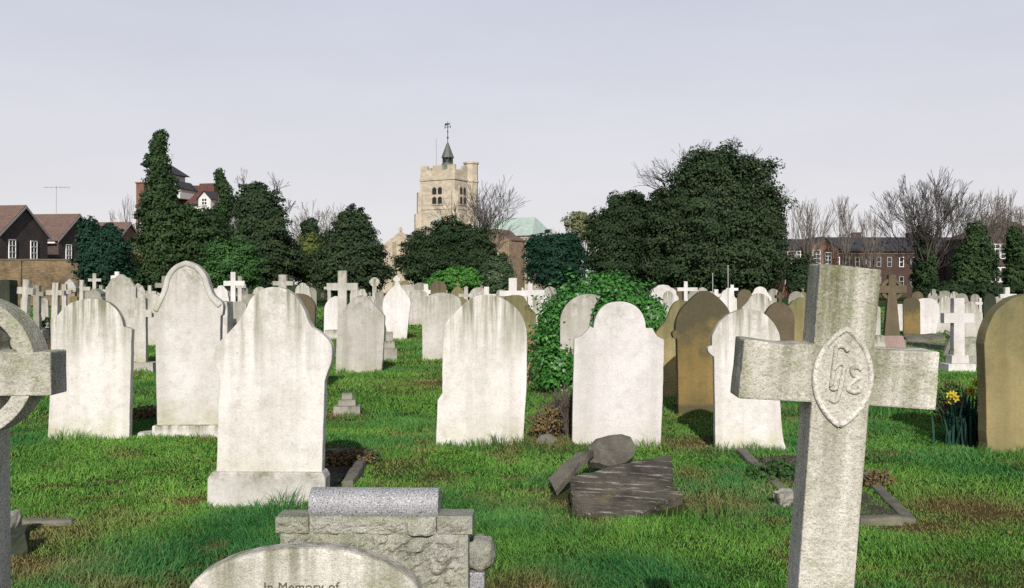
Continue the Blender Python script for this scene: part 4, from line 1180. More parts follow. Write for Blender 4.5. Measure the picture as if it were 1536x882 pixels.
# headstones: xl, xr, top, D, shape, mat, label, kwargs
HS = [
 (-4, 21, 420, 19, 'flat', 'moss', 'dark mossy square-topped stone at the left edge under the brick wall', dict(t=.3)),
 (160, 206, 411.5, 18, 'hip', 'pale', 'wavy flat-topped white headstone behind the leftmost broad one', dict()),
 (196, 218, 425, 27, 'hip', 'pale', 'narrow pale stone touching the right side of the wavy-topped headstone', dict()),
 (206, 240, 440, 24, 'low', 'pale', 'low pale stone filling the gap left of the tallest white headstone', dict()),
 (318, 343, 428, 27, 'scroll', 'bright', 'white scalloped headstone peeping out right of the tallest one', dict()),
 (324, 345, 452, 13.5, 'flat', 'marble', 'square white block beside the tallest headstone, above rough rubble', dict(t=.25)),
 (332, 352, 478, 14.2, 'flat', 'rough', 'rough rubble pedestal low between the two big white headstones', dict(t=.3)),
 (344, 372, 452, 17, 'round', 'pale', 'plain pale pillar stone below the overlapping crosses', dict(rise=.4)),
 (364, 384, 441, 23, 'flat', 'grey', 'narrow grey stone left of the big bulging-shouldered headstone', dict()),
 (371, 408, 430, 25, 'camel', 'pale', 'pale round-headed stone behind the left curve of the bulging-shouldered one', dict()),
 (420, 471, 440, 13.5, 'round', 'brown', 'dark brown round-headed stone behind the right shoulder of the bulging one', dict(t=.1, rise=.9)),
 (441, 467, 424, 31, 'scroll', 'pale', 'ornate white round headstone above the dark brown stone', dict()),
 (460, 475, 431, 35, 'gothic', 'grey', 'small grey pointed stone right of the ornate white one', dict()),
 (486, 520, 444, GD(508), 'gothic', 'bright', 'white pointed headstone in front of the big flat-topped cross', dict(plinth=(.16, .04))),
 (526, 541, 424, 31, 'scroll', 'pale', 'narrow ornate stone at the right arm of the big flat-topped cross', dict()),
 (536, 551, 433, 29, 'shoulder', 'pale', 'small shouldered stone behind the lone grey-white headstone', dict()),
 (548, 562, 438, 34, 'finial', 'pale', 'tiny pointed stone left of the slim wheel-headed cross', dict()),
 (564, 577, 437, 33, 'low', 'grey', 'small grey stone between the wheel-headed cross and leaf-shaped headstone', dict()),
 (613, 640, 435, GD(487), 'low', 'pale', 'low white headstone right of the leaf-shaped one', dict()),
 (634, 693, 439, GD(541), 'round', 'pale', 'white round headstone left of the wide rain-streaked one', dict(rise=.55, t=.12)),
 (646, 670, 421, 34, 'round', 'brown', 'brown rounded stone in front of the bright green bush', dict(rise=.9)),
 (676, 697, 423, 33, 'finial', 'sandpale', 'ochre stone with a little finial in front of the bright green bush', dict()),
 (690, 702, 448, 21, 'low', 'sandpale', 'narrow buff stone behind the left curve of the rain-streaked headstone', dict()),
 (704, 732, 431, 35, 'round', 'pale', 'pale arched stone with a hollow look left of the holly bush', dict(rise=.8)),
 (595, 622, 427, 44, 'low', 'pale', 'distant pale slab right of the leaf-shaped headstone finial', dict()),
 (622, 642, 424, 50, 'low', 'grey', 'far grey slab below the dark church yews', dict()),
 (793, 818, 432, 41, 'camel', 'grey', 'grey rounded stone behind the deep-armed cross left of the ivy', dict()),
 (815, 836, 430, 38, 'round', 'pale', 'rounded pale stone just left of the ivy bush top', dict()),
 (800, 812, 447, 26, 'gothic', 'pale', 'small pale pointed stone between yellowish headstone and ivy bush', dict()),
 (972, 1017, 427, 30, 'scroll', 'bright', 'carved white headstone right of the ivy bush top', dict(t=.16)),
 (1006, 1024, 431, 33, 'round', 'brown', 'brown stone touching the carved white headstone', dict()),
 (1030, 1048, 433, 33, 'shoulder', 'grey', 'grey ornate stone behind the slender bright cross', dict()),
 (1078, 1106, 434, 29, 'shoulder', 'bright', 'white headstone with pink stains behind the thin metal pole', dict()),
 (1105, 1127, 434, 31, 'round', 'brown', 'narrow brown stone right of the pink-stained headstone', dict()),
 (1124, 1157, 430, 36, 'camel', 'bright', 'brilliant white round headstone under the big dark tree', dict()),
 (1112, 1164, 440, 24, 'camel', 'pale', 'greyish curved headstone in front of the brilliant white one', dict()),
 (1143, 1188, 438, 14.6, 'finial', 'brown', 'olive brown pointed stone with a finial left of the big cross head', dict(t=.12)),
 (1182, 1206, 437, 27, 'round', 'grey', 'mossy grey stone between olive brown and pale yellow headstones', dict()),
 (1180, 1226, 446, GD(548), 'hip', 'sandpale', 'pale yellow flat-shouldered headstone immediately left of the big cross head', dict(t=.12)),
 (1355, 1380, 446, 28, 'round', 'sand', 'ochre headstone left of the white oval one', dict(rise=.7)),
 (1368, 1386, 437, 34, 'round', 'brown', 'brown stone behind the ochre headstone and the white oval', dict()),
 (1370, 1408, 447, GD(504), 'oval', 'bright', 'white oval headstone narrowing to its base', dict(plinth=(.06, .05))),
 (1402, 1431, 444, GD(500), 'shoulder', 'pale', 'white shouldered headstone between the white oval and the tall plain cross', dict()),
 (1434, 1454, 440, 33, 'oval', 'grey', 'grey oval stone behind the tall plain white cross', dict()),
 (1438, 1474, 452, GD(511), 'shoulder', 'pale', 'scalloped white headstone right of the tall plain cross', dict()),
 (1474, 1494, 440, 29, 'oval', 'moss', 'dark lichened oval stone left of the buff sandstone headstone', dict()),
 (1408, 1424, 436, 48, 'low', 'grey', 'small far grey stone below the ivy column', dict()),
 (1046, 1062, 431, 46, 'round', 'pale', 'distant pale round stone directly above the mustard stone point', dict()),
 (106, 118, 444, 26, 'low', 'sandpale', 'buff slab low behind the leftmost broad headstone', dict()),
]
HS += [
 (127, 156, 433, 35.5, 'scroll', 'rough', 'pale lumpy rubble stone around the foot of the rocky cairn', dict(t=.5)),
 (30, 42, 446, 25, 'low', 'grey', 'low grey stone behind the shaft of the leftmost tall cross', dict()),
 (62, 74, 447, 27, 'round', 'pale', 'small pale stone between the second and third crosses at left', dict()),
 (228, 244, 438, 33, 'gothic', 'pale', 'pointed pale stone under the thin cross left of the tallest headstone', dict()),
 (388, 404, 433, 34, 'round', 'bright', 'white rounded stone left of the stubby thick cross', dict()),
 (600, 614, 421, 52, 'low', 'sandpale', 'distant tan stone below the church transept', dict()),
 (640, 655, 423, 54, 'round', 'sandpale', 'distant tan rounded stone at the left end of the bright green bush', dict()),
 (712, 728, 438, 27, 'shoulder', 'pale', 'small shouldered stone above the middle of the rain-streaked headstone', dict()),
 (744, 758, 434, 38, 'round', 'grey', 'grey round stone at the left arm of the thick white cross', dict()),
 (776, 790, 431, 40, 'finial', 'bright', 'little pointed white stone between the thick cross and the deep-armed one', dict()),
 (804, 822, 440, 30, 'low', 'bright', 'low white stone below the right arm of the deep-armed cross', dict()),
 (994, 1010, 436, 27, 'gothic', 'pale', 'pointed pale stone low between the carved white headstone and the slender cross', dict()),
 (1058, 1072, 437, 36, 'low', 'bright', 'low white stone left of the shorter metal pole', dict()),
 (1152, 1168, 433, 41, 'round', 'grey', 'grey stone just right of the brilliant white headstone', dict()),
 (1196, 1212, 432, 38, 'finial', 'sandpale', 'buff finial-topped stone above the pale yellow headstone', dict()),
 (1306, 1320, 458, 24, 'round', 'pale', 'pale rounded stone between the big cross head and the brown wheel cross', dict()),
 (1345, 1357, 456, 31, 'flat', 'bright', 'small square white stone right of the brown wheel cross shaft', dict()),
 (1392, 1406, 438, 45, 'round', 'pale', 'pale rounded stone far behind the white oval headstone', dict()),
 (1424, 1438, 437, 40, 'gothic', 'pale', 'pointed pale stone behind the top of the tall plain cross', dict()),
 (1456, 1470, 441, 38, 'round', 'grey', 'grey rounded stone behind the scalloped white headstone', dict()),
 (1488, 1504, 445, 31, 'low', 'pale', 'low pale stone at the left edge of the buff sandstone headstone', dict()),
]
for a in HS:
    headstone(*a[:7], **a[7])

# dark slot cut in the shouldered stone's neighbour: small niche pedestal
def pediment_pillar(px0, px1, top, D, mat, label):
    k = D / F; w = (px1 - px0) * k; h = Z(top, D)
    root = empty('monument', (X((px0 + px1) / 2, D), D, 0), (0, 0, R(8)))
    bm = bmesh.new(); box(bm, -w * .38, w * .38, -w * .38, w * .38, -.1, h * .76); bevel_sharp(bm, .01)
    link('pillar', bm_mesh(bm, 'pillar'), M[mat], root)
    bm = bmesh.new(); box(bm, -w / 2, w / 2, -w / 2, w / 2, h * .76, h * .83); prism(bm, [(-w / 2, h * .832), (w / 2, h * .832), (w * .3, h * .93), (0, h), (-w * .3, h * .93)], -w * .45, w * .45)
    link('cap', bm_mesh(bm, 'cap'), M['pale'], root)
    bm = bmesh.new(); box(bm, -w * .5, w * .5, -w * .5, w * .5, -.12, .18); bevel_sharp(bm, .01)
    link('base', bm_mesh(bm, 'base'), M[mat], root)
    tag(root, label, 'monument')
pediment_pillar(97, 116, 418, 30, 'pink', 'pinkish square pillar with a pedimented cap among the left crosses')

# speckled hewn block, low rail and small leaning cross near the right cluster
bm = rough_block(-.21, .21, -.16, .16, -.1, Z(506, 17.4), .016, 40, 12, True)
tag(link('hewn_block', bm_mesh(bm, 'hewn_block'), M['rough'], None, (X(1456, 17.4), 17.4, 0)), 'speckled rough-hewn block behind the tall plain white cross', 'stone block')
kerb_set([(X(1322, 22), 24.0, X(1412, 22), 24.0), (X(1424, 22), 21.0, X(1416, 22), 23.9)], 'low dark kerb round the grass beside the brown wheel cross', t=.16, h=.14)
cross(1416, 6, 1402, 1429, 490, 500, 6, 20.5, 'kerb', 'small grey cross tilted sideways in front of the white shouldered headstone', side=24, rz=10)
rock(1386, 25.5, .9, .16, 'flat weathered ledger stone in front of the white oval headstone', 'kerb', 22, 'ledger_stone')

def pole(px, top, D, label):
    bm = bmesh.new(); tube(bm, [(0, 0, -.1), (.004, 0, Z(top, D) * .5), (0, 0, Z(top, D))], .012, 8)
    bmesh.ops.create_icosphere(bm, subdivisions=2, radius=.022, matrix=Matrix.Translation((0, 0, Z(top, D))))
    tag(link('metal_pole', bm_mesh(bm, 'metal_pole'), M['steel'], None, (X(px, D), D, 0)), label, 'pole')
pole(1069, 411, 26, 'short thin metal pole above the mustard sandstone headstone')
pole(1092, 399, 26, 'taller thin metal pole in front of the pink-stained headstone')

# =================================================================== TREES
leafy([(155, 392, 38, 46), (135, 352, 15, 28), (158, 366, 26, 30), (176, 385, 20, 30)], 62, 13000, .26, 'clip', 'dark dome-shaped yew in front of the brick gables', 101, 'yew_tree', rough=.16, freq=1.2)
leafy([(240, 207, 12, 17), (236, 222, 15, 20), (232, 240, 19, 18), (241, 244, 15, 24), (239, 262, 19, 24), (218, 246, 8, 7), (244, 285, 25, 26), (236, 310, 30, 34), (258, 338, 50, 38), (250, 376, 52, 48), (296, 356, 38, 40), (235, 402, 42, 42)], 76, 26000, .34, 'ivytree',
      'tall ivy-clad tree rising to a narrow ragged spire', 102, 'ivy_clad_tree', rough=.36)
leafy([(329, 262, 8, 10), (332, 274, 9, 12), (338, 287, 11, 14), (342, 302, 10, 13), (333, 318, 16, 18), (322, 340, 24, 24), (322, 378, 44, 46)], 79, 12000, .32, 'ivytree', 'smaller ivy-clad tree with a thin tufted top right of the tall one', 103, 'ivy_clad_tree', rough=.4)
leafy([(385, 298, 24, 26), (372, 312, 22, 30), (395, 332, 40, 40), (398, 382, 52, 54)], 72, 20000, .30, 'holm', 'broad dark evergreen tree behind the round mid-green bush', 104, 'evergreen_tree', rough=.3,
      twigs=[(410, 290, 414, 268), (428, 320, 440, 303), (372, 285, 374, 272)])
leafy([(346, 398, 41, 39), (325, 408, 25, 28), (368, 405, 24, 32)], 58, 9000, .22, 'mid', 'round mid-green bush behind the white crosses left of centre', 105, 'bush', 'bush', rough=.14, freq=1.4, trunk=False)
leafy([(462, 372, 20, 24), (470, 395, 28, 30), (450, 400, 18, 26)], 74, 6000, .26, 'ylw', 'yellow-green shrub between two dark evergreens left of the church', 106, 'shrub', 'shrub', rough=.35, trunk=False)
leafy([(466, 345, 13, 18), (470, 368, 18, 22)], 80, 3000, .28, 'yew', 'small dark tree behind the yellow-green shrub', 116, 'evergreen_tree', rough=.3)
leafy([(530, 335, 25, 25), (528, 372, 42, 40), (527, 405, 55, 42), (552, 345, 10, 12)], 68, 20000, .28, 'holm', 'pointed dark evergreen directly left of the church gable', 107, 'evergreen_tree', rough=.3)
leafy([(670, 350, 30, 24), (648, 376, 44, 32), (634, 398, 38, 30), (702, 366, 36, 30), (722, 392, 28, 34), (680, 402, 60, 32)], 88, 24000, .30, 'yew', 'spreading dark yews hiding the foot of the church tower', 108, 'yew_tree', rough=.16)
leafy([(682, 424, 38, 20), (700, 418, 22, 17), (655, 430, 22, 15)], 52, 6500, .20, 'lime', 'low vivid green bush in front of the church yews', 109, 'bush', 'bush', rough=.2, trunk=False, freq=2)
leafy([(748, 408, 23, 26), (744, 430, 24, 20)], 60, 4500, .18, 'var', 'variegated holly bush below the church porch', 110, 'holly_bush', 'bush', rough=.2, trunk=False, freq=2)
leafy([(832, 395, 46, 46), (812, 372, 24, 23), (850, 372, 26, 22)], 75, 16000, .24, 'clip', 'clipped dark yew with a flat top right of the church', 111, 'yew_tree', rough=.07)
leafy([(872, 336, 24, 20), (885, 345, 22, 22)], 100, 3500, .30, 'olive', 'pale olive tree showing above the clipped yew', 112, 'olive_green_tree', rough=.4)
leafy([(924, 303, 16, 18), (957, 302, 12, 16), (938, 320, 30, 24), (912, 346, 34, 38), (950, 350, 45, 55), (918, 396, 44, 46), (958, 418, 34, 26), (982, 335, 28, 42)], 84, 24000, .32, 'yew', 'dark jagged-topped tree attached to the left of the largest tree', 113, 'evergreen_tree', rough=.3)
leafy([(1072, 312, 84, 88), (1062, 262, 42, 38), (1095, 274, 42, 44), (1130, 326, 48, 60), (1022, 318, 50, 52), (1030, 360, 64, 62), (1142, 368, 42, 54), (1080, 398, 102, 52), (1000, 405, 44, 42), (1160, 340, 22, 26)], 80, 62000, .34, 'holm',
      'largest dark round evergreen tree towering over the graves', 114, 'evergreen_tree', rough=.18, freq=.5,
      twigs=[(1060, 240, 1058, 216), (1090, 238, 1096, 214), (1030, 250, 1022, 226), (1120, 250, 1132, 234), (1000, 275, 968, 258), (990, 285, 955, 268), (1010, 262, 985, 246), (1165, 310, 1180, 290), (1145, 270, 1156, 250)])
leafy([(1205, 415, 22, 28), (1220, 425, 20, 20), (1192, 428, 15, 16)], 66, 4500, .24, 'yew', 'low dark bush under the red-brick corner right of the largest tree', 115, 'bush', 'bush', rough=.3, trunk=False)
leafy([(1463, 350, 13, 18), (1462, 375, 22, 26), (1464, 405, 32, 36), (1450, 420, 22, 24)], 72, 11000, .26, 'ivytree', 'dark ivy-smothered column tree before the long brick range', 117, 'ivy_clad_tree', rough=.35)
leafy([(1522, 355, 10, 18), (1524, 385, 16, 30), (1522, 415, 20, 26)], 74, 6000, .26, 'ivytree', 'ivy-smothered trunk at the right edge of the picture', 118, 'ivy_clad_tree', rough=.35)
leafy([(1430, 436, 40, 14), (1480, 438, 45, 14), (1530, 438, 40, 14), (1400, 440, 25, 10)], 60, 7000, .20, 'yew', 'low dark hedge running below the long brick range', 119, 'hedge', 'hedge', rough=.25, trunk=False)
leafy([(205, 392, 8, 18), (200, 375, 6, 12)], 66, 1200, .2, 'olive', 'straggly pale shrub between the dome yew and the tall ivy tree', 120, 'shrub', 'shrub', rough=.4, trunk=False)

bare_tree(730, 266, 118, 'spreading bare tree in front of the church tower', 201, 100, .16, depth=4, stems=5, spread=.62, up=.5, rmin=.018)
bare_tree(484, 300, 105, 'bare brown tree showing behind the evergreens left of the church', 202, 84, .2, depth=4, stems=5, mat='twigwarm', spread=.7, up=.4)
bare_tree(192, 290, 112, 'small faint bare tree left of the tall ivy tree', 203, 44, .2, depth=3, stems=3, mat='twigwarm', rmin=.014)
bare_tree(1206, 294, 96, 'bushy bare tree between the largest tree and the red-brick corner', 204, 74, .16, depth=3, stems=8, spread=.5, up=.6, mat='twigwarm', rmin=.014)
bare_tree(1262, 290, 98, 'slim bare tree over the roof of the red-brick corner', 205, 52, .2, depth=4, spread=.5, up=.6, mat='twigwarm', stems=2, rmin=.014)
bare_tree(1304, 310, 104, 'small bare tree left of the big fan-shaped one', 206, 48, .2, depth=3, stems=4, spread=.55, up=.6, mat='twigwarm', rmin=.014)
bare_tree(1388, 254, 82, 'biggest bare tree, fan-shaped, with ivy round its trunk', 207, 112, .17, depth=4, stems=7, spread=.48, up=.45, rmin=.015, ivy=[(1386, 380, 13, 30), (1386, 415, 18, 32), (1382, 352, 7, 18)])
bare_tree(1466, 280, 86, 'bare tree rising behind the dark ivy column', 208, 84, .17, depth=4, stems=4, spread=.55, up=.5, mat='twigwarm', rmin=.014)
bare_tree(1526, 282, 88, 'bare tree at the right edge above the ivy-smothered trunk', 209, 70, .17, depth=4, stems=4, spread=.5, up=.5, mat='twigwarm', rmin=.014)
bare_tree(842, 338, 125, 'thin bare treetop behind the clipped flat-topped yew', 210, 60, .2, depth=3, stems=3, mat='twigwarm')

# =================================================================== BUILDINGS
def roof_pair(root, xa, xb, hw, eave, apex, mat, over=.25, t=.12, axis='x', name='roof'):
    """two roof slopes, ridge along local x (or y)."""
    bm = bmesh.new()
    for s in (-1, 1):
        e = hw + over; drop = (apex - eave) / hw * over
        P = [(xa, 0, apex), (xb, 0, apex), (xb, s * e, eave - drop), (xa, s * e, eave - drop)]
        if axis == 'y': P = [(y, x, z) for x, y, z in P]
        a = [bm.verts.new((p[0], p[1], p[2] + .03)) for p in P]; b = [bm.verts.new((p[0], p[1], p[2] + .03 + t)) for p in P]
        bm.faces.new(a); bm.faces.new(b)
        for i in range(4): bm.faces.new((a[i], a[(i + 1) % 4], b[(i + 1) % 4], b[i]))
    return link(name, bm_mesh(bm, name), M[mat], root)

def gable_block(root, x0, x1, hw, eave, apex, mat, axis='x', name='wall'):
    bm = bmesh.new()
    pts = [(-hw, -.3), (hw, -.3), (hw, eave), (0, apex), (-hw, eave)]
    prism(bm, pts, x0, x1)
    if axis == 'x':
        for v in bm.verts: v.co = Vector((v.co.y, v.co.x, v.co.z))
    return link(name, bm_mesh(bm, name), M[mat], root)

def sash(root, c, w, h, normal='-y', bars=(1, 1), frame='whitepaint'):
    """window part: white frame with glazing bars, a pane behind it as its child."""
    bm = bmesh.new(); f = .06
    box(bm, -w / 2, -w / 2 + f, -.05, .03, -h / 2, h / 2); box(bm, w / 2 - f, w / 2, -.05, .03, -h / 2, h / 2)
    box(bm, -w / 2 + f, w / 2 - f, -.05, .03, h / 2 - f, h / 2); box(bm, -w / 2 + f, w / 2 - f, -.07, .03, -h / 2, -h / 2 + f)
    for i in range(bars[0]):
        x = -w / 2 + w * (i + 1) / (bars[0] + 1); box(bm, x - .022, x + .022, -.04, .02, -h / 2 + f, h / 2 - f)
    for i in range(bars[1]):
        z = -h / 2 + h * (i + 1) / (bars[1] + 1); box(bm, -w / 2 + f, w / 2 - f, -.045, .025, z - .03, z + .03)
    o = link('window', bm_mesh(bm, 'window'), M[frame], root, c, (0, 0, R(90) if normal == '+x' else 0))
    bm = bmesh.new(); box(bm, -w / 2 + f * .5, w / 2 - f * .5, -.012, .01, -h / 2 + f * .5, h / 2 - f * .5)
    link('pane', bm_mesh(bm, 'pane'), M['glass'], o)
    return o

def gable_house(D, label, brick='darkbrick', wins=True, aerial=None):
    root = empty('brick_house', (-39.0, D, 0), (0, 0, R(-9)))
    gable_block(root, -11, 0, 3.0, 5.35, 7.6, brick)
    roof_pair(root, -11.2, .16, 3.0, 5.35, 7.62, 'tile')
    bm = bmesh.new()
    for s in (-1, 1):
        P = [(0, 7.62), (s * 3.3, 5.14), (s * 3.3, 4.98), (0, 7.46)]
        a = [bm.verts.new((.20, y, z + .05)) for y, z in P]; b = [bm.verts.new((.165, y, z + .05)) for y, z in P]
        bm.faces.new(a); bm.faces.new(b[::-1])
        for i in range(4): bm.faces.new((a[i], a[(i + 1) % 4], b[(i + 1) % 4], b[i]))
    link('barge_board', bm_mesh(bm, 'barge_board'), M['greypaint'], root)
    bm = bmesh.new(); box(bm, -11, -.1, -3.42, -3.3, 4.98, 5.1); link('gutter', bm_mesh(bm, 'gutter'), M['whitepaint'], root)
    for y in (-1.55, 1.15): sash(root, (.02, y, 4.2), .85, 1.5, '+x', (1, 2))
    for x in (-3, -6.5): sash(root, (x, -3.02, 3.6), .9, 1.4, '-y', (1, 1))
    if aerial:
        bm = bmesh.new(); tube(bm, [(-2.2, 0, 7.6), (-2.2, 0, aerial)], .03, 6); tube(bm, [(-3.4, 0, aerial - .1), (-.9, 0, aerial - .2)], .02, 5)
        for i in range(7): tube(bm, [(-3.3 + i * .38, -.25, aerial - .12), (-3.3 + i * .38, .25, aerial - .12)], .012, 4)
        link('aerial', bm_mesh(bm, 'aerial'), M['steel'], root)
    tag(root, label, 'house')
gable_house(80, 'dark brick gabled house at the left edge, nearest of the gable row')
gable_house(90, 'middle dark brick gabled house with a tall television aerial', aerial=10.3)
gable_house(102, 'farthest gabled house, glimpsed between the dome yew and the ivy tree', 'redbrick')

def garden_wall():
    root = empty('brick_wall', (-33, 68, 0), (0, 0, R(1)))
    bm = bmesh.new(); box(bm, -14, 4.2, -.17, .17, -.3, 3.05); link('brickwork', bm_mesh(bm, 'brickwork'), M['stock'], root)
    bm = bmesh.new(); box(bm, -14.02, 4.22, -.22, .22, 3.052, 3.16); link('coping', bm_mesh(bm, 'coping'), M['brown'], root)
    for x in (-10.5, -6.0, -.45, 3.4):
        bm = bmesh.new(); box(bm, x - .22, x + .22, -.29, -.172, -.3, 3.04); link('pier', bm_mesh(bm, 'pier'), M['stock'], root)
    tag(root, 'yellow-brown brick wall with piers behind the left row of crosses', 'wall')
garden_wall()

def white_house():
    D = 116; k = D / F
    root = empty('white_house', (X(290, D), D, 0), (0, 0, R(-14)))
    zx = lambda px: X(px, D) - X(290, D)
    bm = bmesh.new(); box(bm, zx(225), zx(352), -3, 4, -.3, 10.4); link('wall', bm_mesh(bm, 'wall'), M['render'], root)
    bm = bmesh.new()
    x0, x1 = zx(221), zx(356)
    b = [bm.verts.new(p) for p in ((x0, -3.5, 10.4), (x1, -3.5, 10.4), (x1, 4.5, 10.4), (x0, 4.5, 10.4))]; t = [bm.verts.new(p) for p in ((x0 + 3, .5, 12.9), (x1 - 3, .5, 12.9))]
    for f in ((b[0], b[1], t[1], t[0]), (b[1], b[2], t[1]), (b[2], b[3], t[0], t[1]), (b[3], b[0], t[0]), b[::-1]): bm.faces.new(f)
    rf = link('roof', bm_mesh(bm, 'roof'), M['redtile'], root)
    bm = bmesh.new(); box(bm, zx(212) , zx(225) - .02, -2.2, -1.0, -.3, Z(276, D)); box(bm, zx(211), zx(226), -2.3, -.9, Z(276, D) + .002, Z(274, D)); link('chimney', bm_mesh(bm, 'chimney'), M['redbrick'], root)
    bm = bmesh.new(); box(bm, zx(256), zx(286), -4.6, -1.2, 10.2, Z(267, D)); tu = link('turret', bm_mesh(bm, 'turret'), M['render'], root)
    bm = bmesh.new(); z0, z1 = Z(267, D), Z(251, D); x0, x1 = zx(253), zx(292)
    b = [bm.verts.new(p) for p in ((x0, -5.0, z0), (x1, -5.0, z0), (x1, -.8, z0), (x0, -.8, z0))]; t = bm.verts.new(((x0 + x1) / 2 - .3, -2.3, z1 + .2))
    for i in range(4): bm.faces.new((b[i], b[(i + 1) % 4], t))
    bm.faces.new(b[::-1]); link('turret_roof', bm_mesh(bm, 'turret_roof'), M['slate'], tu)
    for x in (zx(265), zx(277)): sash(root, (x, -4.62, 12.3), .6, .9)
    for px, py in ((294, 292), (343, 308)):
        dz = Z(py, D); d_ = gable_block(root, -4.4, -1.0, .75, dz + .35, dz + 1.1, 'render', axis='y', name='dormer'); d_.location = (zx(px), 0, 0)
        for v in d_.data.vertices:
            if v.co.z < 5: v.co.z = dz - .8
        r_ = roof_pair(root, -4.6, -1.0, .75, dz + .36, dz + 1.12, 'slate', .15, .07, 'y', 'dormer_roof'); r_.location = (zx(px), 0, 0)
        sash(root, (zx(px), -4.42, dz), .7, .8)
    for x in (zx(295), zx(318), zx(340)): sash(root, (x, -3.02, 9.2), 1.0, 1.5, bars=(1, 2))
    bm = bmesh.new(); box(bm, zx(308), zx(332), -1.0, 1.2, 12.0, Z(277, D)); link('roof_ridge_block', bm_mesh(bm, 'roof_ridge_block'), M['redtile'], root)
    bm = bmesh.new(); x = zx(273); tube(bm, [(x, -2.3, z1), (x, -2.3, Z(233, D))], .03, 6)
    for i in range(3): tube(bm, [(x - .35, -2.3, Z(235 + i * 3, D)), (x + .3, -2.3, Z(235 + i * 3, D))], .018, 5)
    link('aerial', bm_mesh(bm, 'aerial'), M['steel'], root)
    tag(root, 'white rendered house with red roof and small turret behind the ivy trees', 'house')
white_house()

def brick_range():
    D = 110
    root = empty('brick_terrace', (X(1360, D), D, 0))
    zx = lambda px: X(px, D) - X(1360, D)
    ev, rg_ = Z(377, D), Z(353, D)
    bm = bmesh.new(); box(bm, zx(1246), zx(1478), 0, 9, -.3, ev); link('wall', bm_mesh(bm, 'wall'), M['shadedbrick'], root)
    bm = bmesh.new()
    prism(bm, [(-.35, ev - .02), (9.3, ev - .02), (4.5, rg_)], zx(1244), zx(1480))
    for v in bm.verts: v.co = Vector((v.co.y, v.co.x, v.co.z))
    rf = link('roof', bm_mesh(bm, 'roof'), M['slate'], root)
    bm = bmesh.new(); box(bm, zx(1246), zx(1478), -.07, -.002, ev - .30, ev - .06); link('eaves_course', bm_mesh(bm, 'eaves_course'), M['redbrick'], root)
    for px in (1256, 1271, 1286, 1302, 1318, 1334, 1352, 1369, 1387, 1405, 1425, 1446): sash(root, (zx(px), -.02, Z(393, D)), .50, 1.1, bars=(0, 1), frame='greypaint' if px % 4 else 'whitepaint')
    for px in (1258, 1286, 1318, 1352, 1369, 1387, 1405, 1425, 1446): sash(root, (zx(px), -.02, Z(422, D)), .50, 1.1, bars=(0, 1), frame='greypaint' if px % 3 else 'whitepaint')
    for px in (1300, 1385): 
        bm = bmesh.new(); box(bm, zx(px), zx(px) + .9, 4.2, 5.0, rg_ - .8, rg_ + .55); link('chimney', bm_mesh(bm, 'chimney'), M['shadedbrick'], root)
    # skylights along the slate slope
    for px in (1290, 1340, 1425):
        bm = bmesh.new(); m = Matrix.Translation((zx(px), 2.4, ev + (rg_ - ev) * .58 + .03)) @ Matrix.Rotation(math.atan2(rg_ - ev, 4.8), 4, 'X')
        box(bm, -.35, .35, -.3, .3, -.02, .05, 1.0, m); link('skylight', bm_mesh(bm, 'skylight'), M['glass'], root)
    tag(root, 'long dark brick range with slate roof and white sash windows at right', 'building')
    # lit red-brick corner block at its left
    r2 = empty('brick_house', (X(1210, 104), 104, 0), (0, 0, R(6)))
    D2 = 104; q = lambda px: X(px, D2) - X(1210, D2)
    e2, a2 = Z(374, D2), Z(356, D2)
    bm = bmesh.new(); box(bm, q(1172), q(1246), 0, 8, -.3, e2); link('wall', bm_mesh(bm, 'wall'), M['redbrick'], r2)
    bm = bmesh.new(); prism(bm, [(-.3, e2 - .02), (8.3, e2 - .02), (4, a2)], q(1170), q(1248))
    for v in bm.verts: v.co = Vector((v.co.y, v.co.x, v.co.z))
    link('roof', bm_mesh(bm, 'roof'), M['slate'], r2)
    gb = gable_block(r2, -.5, 3.9, 1.7, e2 + .02, Z(357, D2), 'redbrick', axis='y', name='gable'); gb.location.x = q(1232)
    o = roof_pair(r2, -.75, 4.0, 1.7, e2 + .02, Z(357, D2) + .02, 'slate', .2, .1, 'y', 'gable_roof'); o.location.x = q(1232)
    for px in (1186, 1200): sash(r2, (q(px), -.02, Z(388, D2)), .85, 1.6, bars=(1, 3))
    sash(r2, (q(1222), -.52, Z(388, D2)), .85, 1.8, bars=(1, 3)); sash(r2, (q(1240), -.52, Z(390, D2)), .7, 1.6, bars=(1, 3))
    for px in (1182, 1200): sash(r2, (q(px), -.02, Z(418, D2)), .85, 1.5, bars=(1, 2))
    tag(r2, 'lit red-brick house with a small gable, adjoining the long dark range', 'house')
    # block at the far right
    D3 = 100
    r3 = empty('brick_house', (X(1515, D3), D3, 0), (0, 0, R(-8))); q = lambda px: X(px, D3) - X(1515, D3)
    e3, a3 = Z(356, D3), Z(334, D3)
    gb = gable_block(r3, 0, 9, 3.7, e3, a3, 'darkbrick', axis='y')
    roof_pair(r3, -.3, 9.2, 3.7, e3, a3 + .02, 'redtile', .3, .12, 'y')
    for px in (1494, 1508, 1532):
        for py in (377, 412): sash(r3, (q(px), -.02, Z(py, D3)), .9, 1.5, bars=(1, 2))
    tag(r3, 'brick house with a tiled gable at the right edge behind ivy', 'house')
brick_range()

